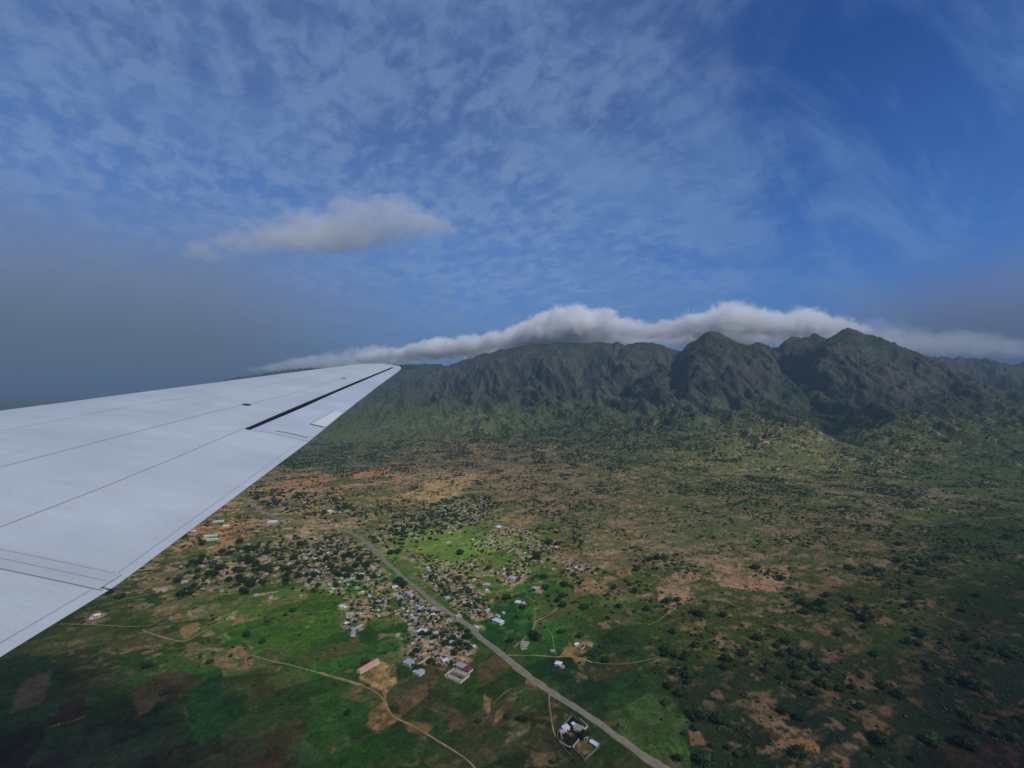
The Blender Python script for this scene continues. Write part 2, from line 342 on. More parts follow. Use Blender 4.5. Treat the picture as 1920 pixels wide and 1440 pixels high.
PATCHES = [  # (colour, edge wobble in metres, polygon in picture places)
 ((27,46,26),4,[(0,1240),(100,1225),(95,1252),(42,1277),(15,1340),(0,1355)]),
 ((36,62,32),5,[(220,1220),(312,1235),(310,1260),(240,1292),(225,1280)]),
 ((50,49,45),1.5,[(42,1277),(100,1252),(88,1305),(72,1322),(15,1340)]),
 ((36,31,26),1.5,[(110,1327),(161,1307),(159,1342),(96,1362)]),
 ((56,54,32),1.5,[(96,1362),(159,1342),(158,1347),(94,1372)]),
 ((55,50,40),2,[(240,1295),(312,1260),(385,1265),(337,1302),(295,1322),(260,1345)]),
 ((43,36,31),2,[(312,1277),(340,1295),(325,1315),(308,1320)]),
 ((28,56,24),1,[(390,1270),(417,1262),(415,1305),(460,1302),(462,1337),(375,1400),(355,1380),(350,1310)]),
 ((20,42,24),2,[(12,1342),(72,1322),(70,1342),(37,1367),(0,1375)]),
 ((16,40,22),2,[(95,1364),(159,1347),(157,1392),(75,1430),(45,1440),(87,1380)]),
 ((52,58,32),3,[(420,1268),(500,1262),(520,1300),(462,1330),(460,1302),(415,1305)]),
 ((112,93,73),7,[(335,1227),(355,1212),(450,1210),(480,1235),(462,1255),(420,1250),(360,1240)]),
 ((98,84,62),5,[(482,1245),(545,1250),(530,1262),(490,1258)]),
 ((66,74,48),3,[(490,1222),(520,1200),(530,1232),(500,1238)]),
 ((128,106,80),3,[(340,1175),(372,1166),(376,1180),(345,1200),(338,1190)]),
 ((120,98,76),4,[(285,1148),(335,1130),(330,1146),(283,1162)]),
 ((128,106,80),4,[(440,1160),(490,1158),(470,1168),(438,1172)]),
 ((36,74,34),4,[(452,1182),(520,1172),(514,1192),(470,1200),(452,1196)]),
 ((46,66,42),6,[(235,1120),(300,1105),(318,1125),(280,1145),(225,1148)]),
 ((50,92,38),4,[(625,1100),(737,1062),(750,1090),(640,1120)]),
 ((56,84,36),5,[(400,1185),(450,1168),(620,1125),(640,1180),(560,1235),(470,1205)]),
 ((40,68,24),2,[(570,1330),(610,1300),(660,1310),(700,1330),(680,1360),(600,1410),(575,1390)]),
 ((118,92,66),4,[(720,1312),(750,1347),(705,1375),(682,1360),(692,1335)]),
 ((138,112,78),4,[(707,1235),(747,1250),(745,1280),(725,1300),(675,1272)]),
 ((88,73,54),3,[(750,1305),(790,1280),(822,1275),(807,1300),(772,1327),(752,1347)]),
 ((78,67,50),3,[(900,1245),(932,1227),(960,1247),(907,1287),(900,1285)]),
 ((76,65,50),3,[(805,1327),(825,1315),(875,1347),(860,1370)]),
 ((88,73,52),3,[(755,1350),(815,1360),(800,1378),(770,1372)]),
 ((66,60,42),4,[(785,1240),(822,1240),(824,1275),(790,1280)]),
 ((118,98,72),2,[(907,1302),(922,1312),(917,1342),(907,1327)]),
 ((112,92,68),4,[(930,1340),(948,1322),(946,1345),(925,1356)]),
 ((98,88,70),5,[(947,1397),(960,1362),(995,1342),(997,1360),(970,1385)]),
 ((88,74,58),5,[(1000,1400),(1012,1382),(1045,1412),(1040,1440),(980,1440)]),
 ((112,92,66),5,[(990,1275),(1015,1280),(1012,1300),(985,1290)]),
 ((34,68,26),5,[(945,1120),(985,1110),(1000,1160),(1000,1190),(950,1215),(905,1192),(900,1170)]),
 ((58,68,40),3,[(930,1215),(965,1212),(970,1228),(950,1238)]),
 ((64,78,44),3,[(1006,1120),(1050,1115),(1060,1135),(1008,1156)]),
 ((27,50,20),4,[(990,1235),(1040,1250),(1080,1265),(1110,1285),(1140,1330),(1130,1345),(1060,1290),(1000,1250)]),
 ((58,54,40),4,[(1095,1255),(1150,1235),(1200,1242),(1162,1265),(1117,1278)]),
 ((33,52,24),4,[(1117,1202),(1162,1167),(1222,1230),(1150,1237)]),
 ((32,58,22),4,[(1225,1197),(1272,1205),(1260,1240),(1235,1232)]),
 ((54,74,42),4,[(1135,1340),(1225,1295),(1250,1305),(1290,1355),(1300,1440),(1240,1440),(1150,1370)]),
 ((34,60,22),5,[(1165,1275),(1242,1257),(1230,1290),(1150,1320),(1130,1300)]),
 ((118,96,72),4,[(1075,1195),(1090,1192),(1117,1208),(1085,1230),(1050,1232)]),
 ((112,92,68),4,[(1070,1230),(1100,1235),(1095,1262)]),
 ((112,88,70),5,[(1292,1365),(1315,1372),(1325,1392),(1297,1392)]),
 ((92,124,54),4,[(855,1020),(890,1008),(925,1035),(860,1050)]),
 ((120,138,66),4,[(845,1000),(862,996),(872,1012),(850,1018)]),
 ((96,120,58),5,[(780,1030),(850,995),(870,1015),(800,1045)]),
 ((120,96,76),5,[(1075,1090),(1100,1080),(1145,1100),(1120,1115),(1075,1110)]),
 ((140,108,82),4,[(940,980),(997,965),(1020,972),(975,985)]),
 ((128,100,78),4,[(1160,1070),(1195,1058),(1180,1080),(1155,1086)]),
 ((150,110,86),7,[(445,930),(540,902),(620,890),(640,897),(575,912),(482,922)]),
 ((164,114,88),6,[(660,887),(700,882),(737,874),(732,882),(717,890),(665,897)]),
 ((140,112,88),8,[(480,915),(560,905),(690,905),(640,920),(540,925)]),
 ((148,126,92),6,[(720,945),(800,905),(900,885),(860,930),(780,950)]),
 ((148,110,84),4,[(400,1022),(440,1010),(420,1030),(385,1040)]),
 ((150,112,86),4,[(425,975),(440,972),(442,992),(430,985)]),
 ((66,84,56),8,[(600,905),(650,893),(670,905),(620,915)]),
 ((132,108,88),6,[(1230,1100),(1290,1085),(1300,1120),(1245,1150)]),
 ((128,104,86),7,[(1330,1050),(1480,1060),(1460,1110),(1350,1100)]),
 ((74,84,56),8,[(1270,990),(1400,980),(1390,1010),(1290,1010)]),
 ((112,88,66),5,[(1480,1362),(1510,1370),(1545,1400),(1540,1428),(1500,1410),(1475,1385)]),
 ((108,84,64),5,[(1440,1370),(1465,1372),(1470,1400),(1445,1395)]),
 ((48,66,36),8,[(1840,985),(1920,990),(1920,1030),(1860,1010)]),
 ((42,36,26),9,[(1780,1400),(1860,1395),(1870,1440),(1790,1440)]),
 ((24,34,18),1.5,[(1072,1345),(1101,1366),(1100,1384),(1073,1404),(1066,1412),(1047,1391),(1046,1376),(1056,1362)]),
 ((112,92,70),4,[(1084,1392),(1100,1384),(1112,1392),(1110,1408),(1096,1414),(1084,1404)]),
]
PW = []
for colr, wob, poly in PATCHES:
    P = G(poly); cy_ = sum(p[1] for p in P) / len(P); cx_ = sum(p[0] for p in P) / len(P)
    PW.append((albedo(colr, math.hypot(cx_, cy_, H0)), wob, P))

# village yards are trodden bare: filled in once the houses are placed
YARD_X0, YARD_Y0, YARD_S, YARD_N = -1500.0, 400.0, 2.5, (1080, 1120)
yard = np.zeros(YARD_N, np.float32)
def add_yard(x, y, r, a=1.0):
    i0, i1 = int((x - r * 1.4 - YARD_X0) / YARD_S), int((x + r * 1.4 - YARD_X0) / YARD_S) + 2
    j0, j1 = int((y - r * 1.4 - YARD_Y0) / YARD_S), int((y + r * 1.4 - YARD_Y0) / YARD_S) + 2
    if i0 < 0 or j0 < 0 or i1 >= YARD_N[0] or j1 >= YARD_N[1]: return
    gx = YARD_X0 + np.arange(i0, i1) * YARD_S; gy = YARD_Y0 + np.arange(j0, j1) * YARD_S
    d = np.hypot(gx[:, None] - x, gy[None, :] - y) / r
    yard[i0:i1, j0:j1] = np.maximum(yard[i0:i1, j0:j1], a * (1 - sstep(d, .6, 1.35)))
def yard_at(x, y):
    i = np.clip(((x - YARD_X0) / YARD_S).astype(int), 0, YARD_N[0] - 1); j = np.clip(((y - YARD_Y0) / YARD_S).astype(int), 0, YARD_N[1] - 1)
    ok = (x > YARD_X0) & (x < YARD_X0 + YARD_S * (YARD_N[0] - 2)) & (y > YARD_Y0) & (y < YARD_Y0 + YARD_S * (YARD_N[1] - 2))
    return np.where(ok, yard[i, j], 0)

def ground_colour(x, y, z, slope):
    f = field(x, y)
    soil = f[..., 0]; cg, cs = f[..., 2:5], f[..., 5:8]
    # streaks along the lie of the land
    ca, sa = math.cos(math.radians(24)), math.sin(math.radians(24))
    sx, sy = (x * ca + y * sa), (-x * sa + y * ca)
    n = .38 * fbm(sx / 60, sy / 18, 5, 101, .65) + .44 * fbm(x / 17, y / 17, 4, 111, .65) + .12 * fbm(x / 160, y / 160, 2, 121) + .14 * vnoise(x / 6.5, y / 6.5, 124) - .04
    thr = .535 + (.5 - soil) * .30; cs = cs * .85 + cs.mean(-1, keepdims=True) * np.array([1.12, .98, .82]) * .15
    k = sstep(n, thr - .06, thr + .06)[..., None]
    c = cg * (1 - k) + cs * k
    # pale dry streaks and darker wet ones
    # small plots on the farmland to the left and along the road
    pa, pb = (x * .80 + y * .60), (-x * .60 + y * .80)
    row = np.floor(pb / 34 + .5 * vnoise(pa / 90, pb / 90, 401)); wdt = 48 + 50 * _hash(row, row * 0, 402); colm = np.floor(pa / wdt + _hash(row, row * 0, 403) * 7)
    hsh, hs2 = _hash(row, colm, 404), _hash(row, colm, 405)
    pm = (sstep(x / np.maximum(y, 1), .42, .12) * sstep(y, 1500, 950))[..., None]
    c = c * (1 + pm * .62 * (hsh[..., None] - .5)); c = c * (1 - pm * .34 * (hs2 > .74)[..., None]) + cs * .75 * pm * .34 * (hs2 > .74)[..., None]
    fur = vnoise((pa if True else pb) / 30, pb / 3.2, 406)[..., None]; c = c * (1 + pm * .22 * (fur - .5))
    pale = sstep(fbm(sx / 60, sy / 13, 4, 131, .6), .62, .78)[..., None] * (.15 + .75 * np.clip(soil, 0, 1))[..., None]
    c = c * (1 - pale * .55) + (cs * 1.25 + .01) * pale * .55
    green = sstep(fbm(x / 75, y / 60, 3, 141, .55), .56, .72)[..., None] * .5
    c = c * (1 - green) + cg * np.array([.72, 1.02, .62]) * green
    for colr, wob, P in PW:
        xs = [p[0] for p in P]; ys = [p[1] for p in P]; mg = wob * 1.5 + 5
        m = (x > min(xs) - mg) & (x < max(xs) + mg) & (y > min(ys) - mg) & (y < max(ys) + mg)
        if not m.any(): continue
        X, Y = x[m], y[m]
        a = 0
        for q in range(3):
            wx = X + wob * 2.4 * (fbm(X / (wob * 5 + 6), Y / (wob * 5 + 6), 3, 150) - .5) + (q - 1) * .7
            wy = Y + wob * 2.4 * (fbm(X / (wob * 5 + 6), Y / (wob * 5 + 6), 3, 160) - .5) + (q - 1) * 1.3
            a = a + inpoly(wx, wy, P) / 3.0
        mott = 1 + .55 * (fbm(X / 17, Y / 17, 3, 170) - .5) + .35 * (fbm((X * ca + Y * sa) / 40, (-X * sa + Y * ca) / 6, 2, 173) - .5)
        a = a * (1 - .85 * sstep(fbm(X / 15, Y / 15, 4, 180, .6), .45, .62) * min(1, max(0, wob - 1.5) / 3))
        c[m] = c[m] * (1 - a[:, None]) + colr * mott[:, None] * a[:, None]
    ya = yard_at(x, y) * sstep(fbm(x / 8, y / 8, 4, 190), .36, .62)
    ya = np.clip(ya, 0, 1)[..., None]
    soilc = np.array(s2l((172, 138, 114))) / GAIN
    c = c * (1 - ya * .75) + soilc * ya * .75 * (.75 + .5 * fbm(x / 6, y / 6, 2, 195))[..., None]
    # mountain: woodland with bare rock on ribs and cliffs
    mt = sstep(z + 90 * (fbm(x / 130, y / 130, 4, 207, .6) - .5), 150, 370)[..., None]
    veg = np.array([.025, .045, .023]) * (.65 + .9 * fbm(x / 60, y / 60, 4, 201, .6))[..., None]
    veg = veg + np.array([.022, .026, .010]) * sstep(fbm(x / 170, y / 170, 3, 205), .5, .7)[..., None]
    rock = np.array([.084, .075, .064]) * (.55 + .9 * fbm(x / 28, y / 28, 4, 211, .6))[..., None]
    rk = .55 * fbm(x / 240, y / 240, 3, 221) + .50 * fbm(x / 17, y / 17, 4, 231, .7) + .22 * sstep(slope, .5, 1.1) + .05 * sstep(z, 300, 700)
    rk = sstep(rk, .57, .74)[..., None] * .75
    mc = veg * (1 - rk) + rock * rk
    c = c * (1 - mt) + mc * mt
    fine = .58 + .40 * vnoise(x / 3.1, y / 3.1, 241) + .44 * fbm(x / 8.5, y / 8.5, 3, 243, .6)
    return np.clip(c * fine[..., None], .006, .8)

# ------------------------------------------------------------------ houses: where they stand
def zone_points(poly, n, mind, seed, keep=None):
    P = G(poly); r = np.random.default_rng(seed); xs = [p[0] for p in P]; ys = [p[1] for p in P]
    out, tries = [], 0
    # clustered: compounds of a few houses
    while len(out) < n and tries < n * 60:
        tries += 1
        if out and r.random() < .62:
            b = out[r.integers(len(out))]; a = r.uniform(0, 6.283); d = r.uniform(mind, mind * 2.2)
            x, y = b[0] + d * math.cos(a), b[1] + d * math.sin(a)
        else:
            x, y = r.uniform(min(xs), max(xs)), r.uniform(min(ys), max(ys))
        if not inpoly(np.array([x]), np.array([y]), P)[0]: continue
        if any((x - q[0]) ** 2 + (y - q[1]) ** 2 < mind * mind for q in out): continue
        if keep and not keep(x, y): continue
        out.append((x, y))
    return out

ROAD_PX = [(1262,1456),(1242,1440),(1207,1418),(1172,1392),(1140,1368),(1107,1345),(1068,1320),(1030,1297),(1008,1281),(987,1265),(962,1245),(942,1227),(920,1210),(900,1195),(880,1175),(850,1154),(820,1135),
           (787,1107),(760,1087),(745,1073),(732,1062),(720,1050),(710,1040),(702,1032),(695,1025),(683,1014),(670,1005),(645,995),(612,986),(577,981),(545,975),(515,970),(497,962),(482,952),(470,943),(455,932)]
ROAD = G(ROAD_PX)
def catmull(P, n=6):
    P = [np.array(p, float) for p in P]; out = []
    for i in range(len(P) - 1):
        p0, p1, p2, p3 = P[max(i - 1, 0)], P[i], P[i + 1], P[min(i + 2, len(P) - 1)]
        for k in range(n):
            u = k / n
            out.append(.5 * ((2 * p1) + (-p0 + p2) * u + (2 * p0 - 5 * p1 + 4 * p2 - p3) * u * u + (-p0 + 3 * p1 - 3 * p2 + p3) * u ** 3))
    out.append(P[-1]); return np.array(out)
ROADC = catmull(ROAD, 8)
def road_dist(x, y): return float(np.min(np.hypot(ROADC[:, 0] - x, ROADC[:, 1] - y)))
off_road = lambda x, y: road_dist(x, y) > 14

ZONES = {  # name: (polygon, metal-roofed, mud, spacing, phrase)
 'far': ([(690,1012),(740,970),(800,948),(850,930),(915,930),(938,950),(910,972),(870,985),(815,1005),(760,1028),(718,1040),(700,1030)], 96, 105, 12.5, 'in the crowded quarter of dark trees across the paved road'),
 'bend': ([(600,1002),(650,1008),(690,1035),(712,1058),(690,1080),(640,1092),(590,1104),(560,1090),(556,1050),(580,1020)], 88, 60, 12, 'below the bend of the paved road among dark trees'),
 'top': ([(470,925),(545,915),(640,935),(700,965),(680,985),(610,975),(540,962),(490,950)], 34, 16, 20, 'beside the far upper end of the paved road'),
 'west': ([(330,1060),(400,1040),(480,1015),(560,1005),(560,1060),(540,1095),(420,1112),(340,1120)], 52, 24, 18, 'on the tan slope between the wing and the road'),
 'centre': ([(880,1015),(925,990),(965,985),(1010,1000),(1065,1035),(1060,1055),(1000,1062),(960,1045),(930,1035),(885,1045)], 34, 48, 12, 'in the walled hamlet on the bright green rise'),
 'middle': ([(925,1070),(950,1055),(990,1055),(985,1080),(960,1100),(930,1090)], 8, 18, 13, 'in the hamlet above the white hall'),
 'east': ([(1060,1052),(1075,1045),(1115,1070),(1110,1078),(1062,1072)], 4, 12, 10, 'in the small hamlet at the edge of the brown scrub'),
 'verge': ([(800,1060),(840,1070),(880,1100),(925,1130),(912,1158),(880,1165),(850,1140),(820,1110),(795,1085)], 18, 42, 11, 'between the paved road and the white hall'),
 'near': ([(745,1105),(765,1100),(800,1122),(850,1160),(880,1190),(895,1215),(860,1232),(820,1205),(780,1190),(750,1150)], 26, 60, 10, 'along the near side of the paved road'),
 'plots': ([(640,1130),(690,1115),(730,1105),(735,1135),(690,1170),(645,1180)], 12, 20, 11, 'among the small plots left of the road'),
 'link': ([(600,1108),(650,1088),(712,1060),(738,1092),(700,1112),(650,1128)], 14, 16, 12, ''),
 'fringe': ([(745,1050),(790,1038),(850,1050),(900,1048),(935,1070),(900,1100),(840,1068),(790,1055)], 12, 18, 14, ''),
 'lower': ([(755,1190),(800,1190),(815,1215),(850,1225),(870,1245),(840,1258),(790,1240),(760,1235)], 6, 16, 12, 'above the roofless block house'),
}
houses = []   # (x, y, kind, zone)
for zi, (zn, (poly, nm, nu, sp_, ph)) in enumerate(ZONES.items()):
    pts = zone_points(poly, nm + nu, sp_, 300 + zi, off_road)
    r = np.random.default_rng(900 + zi); r.shuffle(pts)
    for i, (x, y) in enumerate(pts):
        houses.append((x, y, 'metal' if i < nm else 'mud', zn))
SINGLE_METAL = [(822,1068),(803,1070),(858,1157),(895,1178),(912,1108),(980,1132),(1004,1103),(1036,1068),(1010,1018),(640,1140),(650,1170),(662,1181),(674,1181),(662,1190),(787,1143),(792,1140),(765,1148),(741,1117),(768,1116),
    (750,1121),(840,1166),(828,1153),(811,1143),(790,1128),(790,1186),(774,1160),(840,1018),(944,1078),(1080,1210),(745,1192),(710,1155),(575,1100),(600,1094),(451,1108),(480,1117),(411,1052),(453,1070),(660,1086),(617,1096),(508,1120),(346,1092),(303,1108),
    (351,1080),(565,1118),(690,1085),(585,1092),(862,995),(841,990)]
for p in SINGLE_METAL:
    x, y = g(*p); houses.append((x, y, 'metal', 'lone'))
for (x, y, k, z) in houses: add_yard(x, y, rng.uniform(6, 11) if k == 'mud' else rng.uniform(5, 10), .95 if z not in ('far', 'bend', 'top', 'west') else .55)
for (px, py, r_) in [(708,1150,12),(690,1152,14),(712,1138,12),(775,1205,16),(780,1232,14),(855,1190,12),(868,1195,12),(1062,1382,6),(1012,1106,14),(950,1088,14),(848,1222,12),(862,1238,14),(935,1005,22),(915,1012,20),(950,998,20),(177,1157,12)]:
    add_yard(*g(px, py), r_, 1.0)

# ------------------------------------------------------------------ terrain: one sheet from below the camera to the horizon
def spread(a, b, n): return np.linspace(a, b, n)
ang = np.concatenate([spread(-180, -60, 40)[:-1], spread(-60, -55, 20)[:-1], spread(-55, 55, 1380), spread(55, 60, 20)[1:], spread(60, 180, 40)[1:]])
rad = np.concatenate([[1.0, 60, 160, 260], np.geomspace(330, 1400, 300), np.geomspace(1400, 2600, 170)[1:], spread(2600, 6600, 330)[1:], np.geomspace(6600, 14000, 90)[1:], np.geomspace(14000, 42000, 14)[1:]])
A_, R_ = np.meshgrid(np.radians(ang), rad)
TX, TY = R_ * np.sin(A_), R_ * np.cos(A_)
TZ = height(TX.ravel(), TY.ravel()).reshape(TX.shape)
fade = 1 - sstep(R_, 14000, 24000); TZ = TZ * fade
dzr = np.gradient(TZ, axis=0) / np.maximum(np.gradient(R_, axis=0), 1); dza = np.gradient(TZ, axis=1) / np.maximum(R_ * np.gradient(A_, axis=1), 1)
SL = np.hypot(dzr, dza)
def build_terrain():
    col = ground_colour(TX.ravel(), TY.ravel(), TZ.ravel(), SL.ravel())
    nr, na = TX.shape
    idx = np.arange(nr * na).reshape(nr, na)
    a, b, c, d = idx[:-1, :-1].ravel(), idx[:-1, 1:].ravel(), idx[1:, 1:].ravel(), idx[1:, :-1].ravel()
    faces = np.stack([a, b, c, d], 1)[:, ::-1]
    m = bpy.data.materials.new('ground'); m.use_nodes = True
    t = NT(m.node_tree); b_ = t.n('ShaderNodeBsdfPrincipled'); o = t.n('ShaderNodeOutputMaterial'); t.l(b_.outputs[0], o.inputs[0])
    pos = t.n('ShaderNodeNewGeometry').outputs['Position']
    c = t.n('ShaderNodeVertexColor', layer_name='Col').outputs[0]
    n1 = t.noise(pos, .35, 5, .65); n2 = t.noise(pos, .07, 4, .6)
    k = t.m('MULTIPLY', t.ss(n1, .28, .72, .72, 1.28), t.ss(n2, .3, .7, .88, 1.12))
    c = t.mix(1.0, c, t.comb(k, k, t.m('MULTIPLY', k, .98)), 'MULTIPLY')
    t.l(c, b_.inputs['Base Color']); b_.inputs['Roughness'].default_value = .95; b_.inputs['Specular IOR Level'].default_value = 0.0
    bp = t.n('ShaderNodeBump'); bp.inputs['Strength'].default_value = .7; bp.inputs['Distance'].default_value = 1.2
    t.l(n1, bp.inputs['Height']); t.l(bp.outputs[0], b_.inputs['Normal'])
    o = mesh_np('ground', np.stack([TX.ravel(), TY.ravel(), TZ.ravel()], 1), faces, m, True, col=col)
    tag(o, 'green and brown plain rising to a rocky wooded mountain range', None, None, 'structure')

# ------------------------------------------------------------------ road, dirt tracks
M = {}
M['asphalt'] = mat('asphalt', s2l((106, 102, 97)) / GAIN, .9, var=.16, vscale=.12)
M['shoulder'] = mat('shoulder', s2l((116, 102, 80)) / GAIN, .95, var=.3, vscale=.1)
M['track'] = mat('track', s2l((110, 104, 74)) / GAIN, .95, var=.25, vscale=.15)
M['track_red'] = mat('track_red', s2l((120, 102, 75)) / GAIN, .95, var=.3, vscale=.12)
def ribbon(name, pts, w, m, dz, wob=0.0, seed=0, n=8, label=None):
    c = catmull(pts, n); tng = np.gradient(c, axis=0); tng /= np.linalg.norm(tng, axis=1)[:, None] + 1e-9
    nrm = np.stack([-tng[:, 1], tng[:, 0]], 1); V = []; K = 5
    s = np.cumsum(np.concatenate([[0], np.hypot(*np.diff(c, axis=0).T)]))
    wl = w / 2 * (1 + wob * 2 * (fbm(s / 22, s * 0 + 3.3, 3, seed) - .5)); wr = w / 2 * (1 + wob * 2 * (fbm(s / 22, s * 0 + 9.1, 3, seed + 5) - .5))
    for i in range(len(c)):
        for k in range(K):
            f = k / (K - 1); o = -wl[i] * (1 - f) + wr[i] * f
            V.append((c[i, 0] + nrm[i, 0] * o, c[i, 1] + nrm[i, 1] * o))
    V = np.array(V); z = height(V[:, 0], V[:, 1]) + dz
    V3 = np.column_stack([V, z])
    Fc = [[i * K + k, i * K + k + 1, (i + 1) * K + k + 1, (i + 1) * K + k] for i in range(len(c) - 1) for k in range(K - 1)]
    o = mesh_np(name, V3, np.array(Fc), m, True)
    return tag(o, label, None, None, 'structure')
ribbon('road_shoulder', ROAD, 9.6, M['shoulder'], .16, .45, 3)
ribbon('road', ROAD, 6.6, M['asphalt'], .30, .05, 4)
TRACKS = [
 ([(470,1228),(505,1238),(545,1247),(600,1262),(640,1272),(675,1283),(705,1298),(720,1312),(735,1340),(750,1350),(790,1370),(830,1395),(870,1420),(895,1445)], 3.6, 'track_red'),
 ([(600,1262),(625,1270),(650,1277),(676,1284)], 7, 'track_red'),
 ([(965,1213),(985,1195),(1000,1180),(1005,1166),(1030,1152),(1045,1140)], 4.5, 'track'),
 ([(1003,1172),(1003,1145),(1001,1125)], 2.2, 'track'),
 ([(950,1228),(975,1229),(1000,1229),(1045,1232),(1075,1231),(1110,1242)], 5, 'track_red'),
 ([(1026,1178),(1035,1192),(1038,1208),(1043,1228)], 2, 'track'),
 ([(1030,1300),(1030,1318),(1034,1345),(1038,1370),(1046,1385),(1062,1398),(1078,1402)], 2.6, 'track'),
 ([(1112,1242),(1145,1245),(1175,1244),(1212,1238),(1235,1231)], 2, 'track'),
 ([(112,1170),(175,1171),(250,1175),(325,1166),(375,1158),(425,1155),(480,1152),(560,1150),(620,1145)], 3.2, 'track'),
 ([(162,1142),(240,1122),(290,1112)], 4, 'track'),
 ([(400,1107),(500,1092),(570,1075),(600,1066)], 4, 'track'),
 ([(268,1182),(285,1188),(310,1196),(345,1202),(375,1187),(400,1172),(430,1160)], 4.5, 'track_red'),
 ([(800,1030),(840,1018),(875,1010)], 3, 'track'), ([(862,1085),(880,1082),(900,1075)], 2.4, 'track'),
 ([(745,1040),(790,1012),(850,997),(895,995),(922,972)], 2.5, 'track'), ([(880,1052),(920,1040),(945,1030),(975,1022)], 2.2, 'track'),
 ([(722,1312),(724,1290),(728,1262),(738,1245)], 3, 'track_red'),
 ([(940,1097),(965,1085),(1000,1085)], 1.8, 'track'), ([(380,1040),(450,1020),(520,1003),(560,996)], 4, 'track'),
 ([(1000,1060),(1060,1062),(1110,1085),(1150,1092)], 2.4, 'track'), ([(925,1320),(945,1300),(960,1290)], 1.4, 'track'),
 ([(700,1165),(722,1150),(742,1137)], 2.6, 'track'), ([(1268,1130),(1240,1160),(1215,1172)], 2.4, 'track'),
 ([(1120,1040),(1150,1015),(1180,1000)], 2.2, 'track'),
 ([(470,943),(440,955),(420,965)], 4, 'track'), ([(715,1110),(740,1100),(760,1092)], 2.2, 'track'),
]
for i, (p, w, m) in enumerate(TRACKS): ribbon('dirt_path', G(p), w * .52, M[m], .10 + .004 * i, .9, 20 + i)

# ------------------------------------------------------------------ buildings
M['tin'] = mat('tin_roof', (.36, .38, .42), .45, .25, var=.18, vscale=.5, spec=.5, obj_rand=.18)
M['tin_pale'] = mat('pale_tin_roof', (.58, .60, .60), .4, .1, var=.10, vscale=.4, spec=.5, obj_rand=.08)
M['tin_rust'] = mat('weathered_tin_roof', (.30, .28, .27), .6, .1, var=.3, vscale=.6, obj_rand=.15)
M['thatch'] = mat('thatch', (.115, .092, .070), .95, var=.3, vscale=.8, obj_rand=.35)
M['mudwall'] = mat('mud_wall', (.40, .30, .23), .95, var=.2, vscale=.6, obj_rand=.2)
M['plaster'] = mat('plaster', (.52, .46, .38), .9, var=.12, vscale=.6, obj_rand=.12)
M['block'] = mat('block_wall', (.44, .40, .32), .92, var=.15, vscale=.7)
M['pink'] = mat('pink_roof', (.52, .24, .20), .55, .05, var=.14, vscale=.3)
M['maroon'] = mat('maroon_roof', (.17, .035, .045), .5, .05, var=.12, vscale=.3)
M['greenroof'] = mat('green_roof', (.42, .55, .42), .5, .05, var=.12, vscale=.3)
M['cream'] = mat('cream_roof', (.68, .64, .44), .5, .05, var=.1, vscale=.3)
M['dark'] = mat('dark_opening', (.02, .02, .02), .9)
M['earth'] = mat('earth_floor', (.10, .085, .05), .95, var=.3, vscale=.4)

def box(V, Fc, x0, x1, y0, y1, z0, z1):
    b = len(V); V += [(x0,y0,z0),(x1,y0,z0),(x1,y1,z0),(x0,y1,z0),(x0,y0,z1),(x1,y0,z1),(x1,y1,z1),(x0,y1,z1)]
    Fc += [[b+3,b+2,b+1,b],[b+4,b+5,b+6,b+7],[b,b+1,b+5,b+4],[b+1,b+2,b+6,b+5],[b+2,b+3,b+7,b+6],[b+3,b,b+4,b+7]]
def mesh_data(name, V, Fc, mats, midx=None, smooth=False):
    me = bpy.data.meshes.new(name); me.from_pydata(V, [], Fc)
    for m in mats: me.materials.append(m)
    if midx: me.polygons.foreach_set('material_index', midx)
    if smooth: me.polygons.foreach_set('use_smooth', [True] * len(me.polygons))
    me.update(); return me
def wall_mesh(name, w, d, h, m, gable=0.0):
    V = [(-w/2,-d/2,-1.5),(w/2,-d/2,-1.5),(w/2,d/2,-1.5),(-w/2,d/2,-1.5),(-w/2,-d/2,h),(w/2,-d/2,h),(w/2,d/2,h),(-w/2,d/2,h)]
    Fc = [[0,1,5,4],[1,2,6,5],[2,3,7,6],[3,0,4,7],[4,5,6,7]]
    if gable:
        V += [(-w/2,0,h+gable),(w/2,0,h+gable)]; Fc[1] = [1,2,6,9,5]; Fc[3] = [3,0,4,8,7]; Fc = Fc[:4]
    mi = [0] * len(Fc)
    # openings, 3 mm proud dark panels
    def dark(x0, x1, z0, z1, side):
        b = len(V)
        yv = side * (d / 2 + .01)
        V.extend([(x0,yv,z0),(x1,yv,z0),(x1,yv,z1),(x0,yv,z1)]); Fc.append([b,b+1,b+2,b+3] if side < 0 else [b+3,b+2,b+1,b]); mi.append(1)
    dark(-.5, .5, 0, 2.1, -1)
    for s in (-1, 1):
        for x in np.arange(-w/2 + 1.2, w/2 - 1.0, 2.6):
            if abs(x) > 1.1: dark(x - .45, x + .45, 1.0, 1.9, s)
    return mesh_data(name, V, Fc, [m, M['dark']], mi)
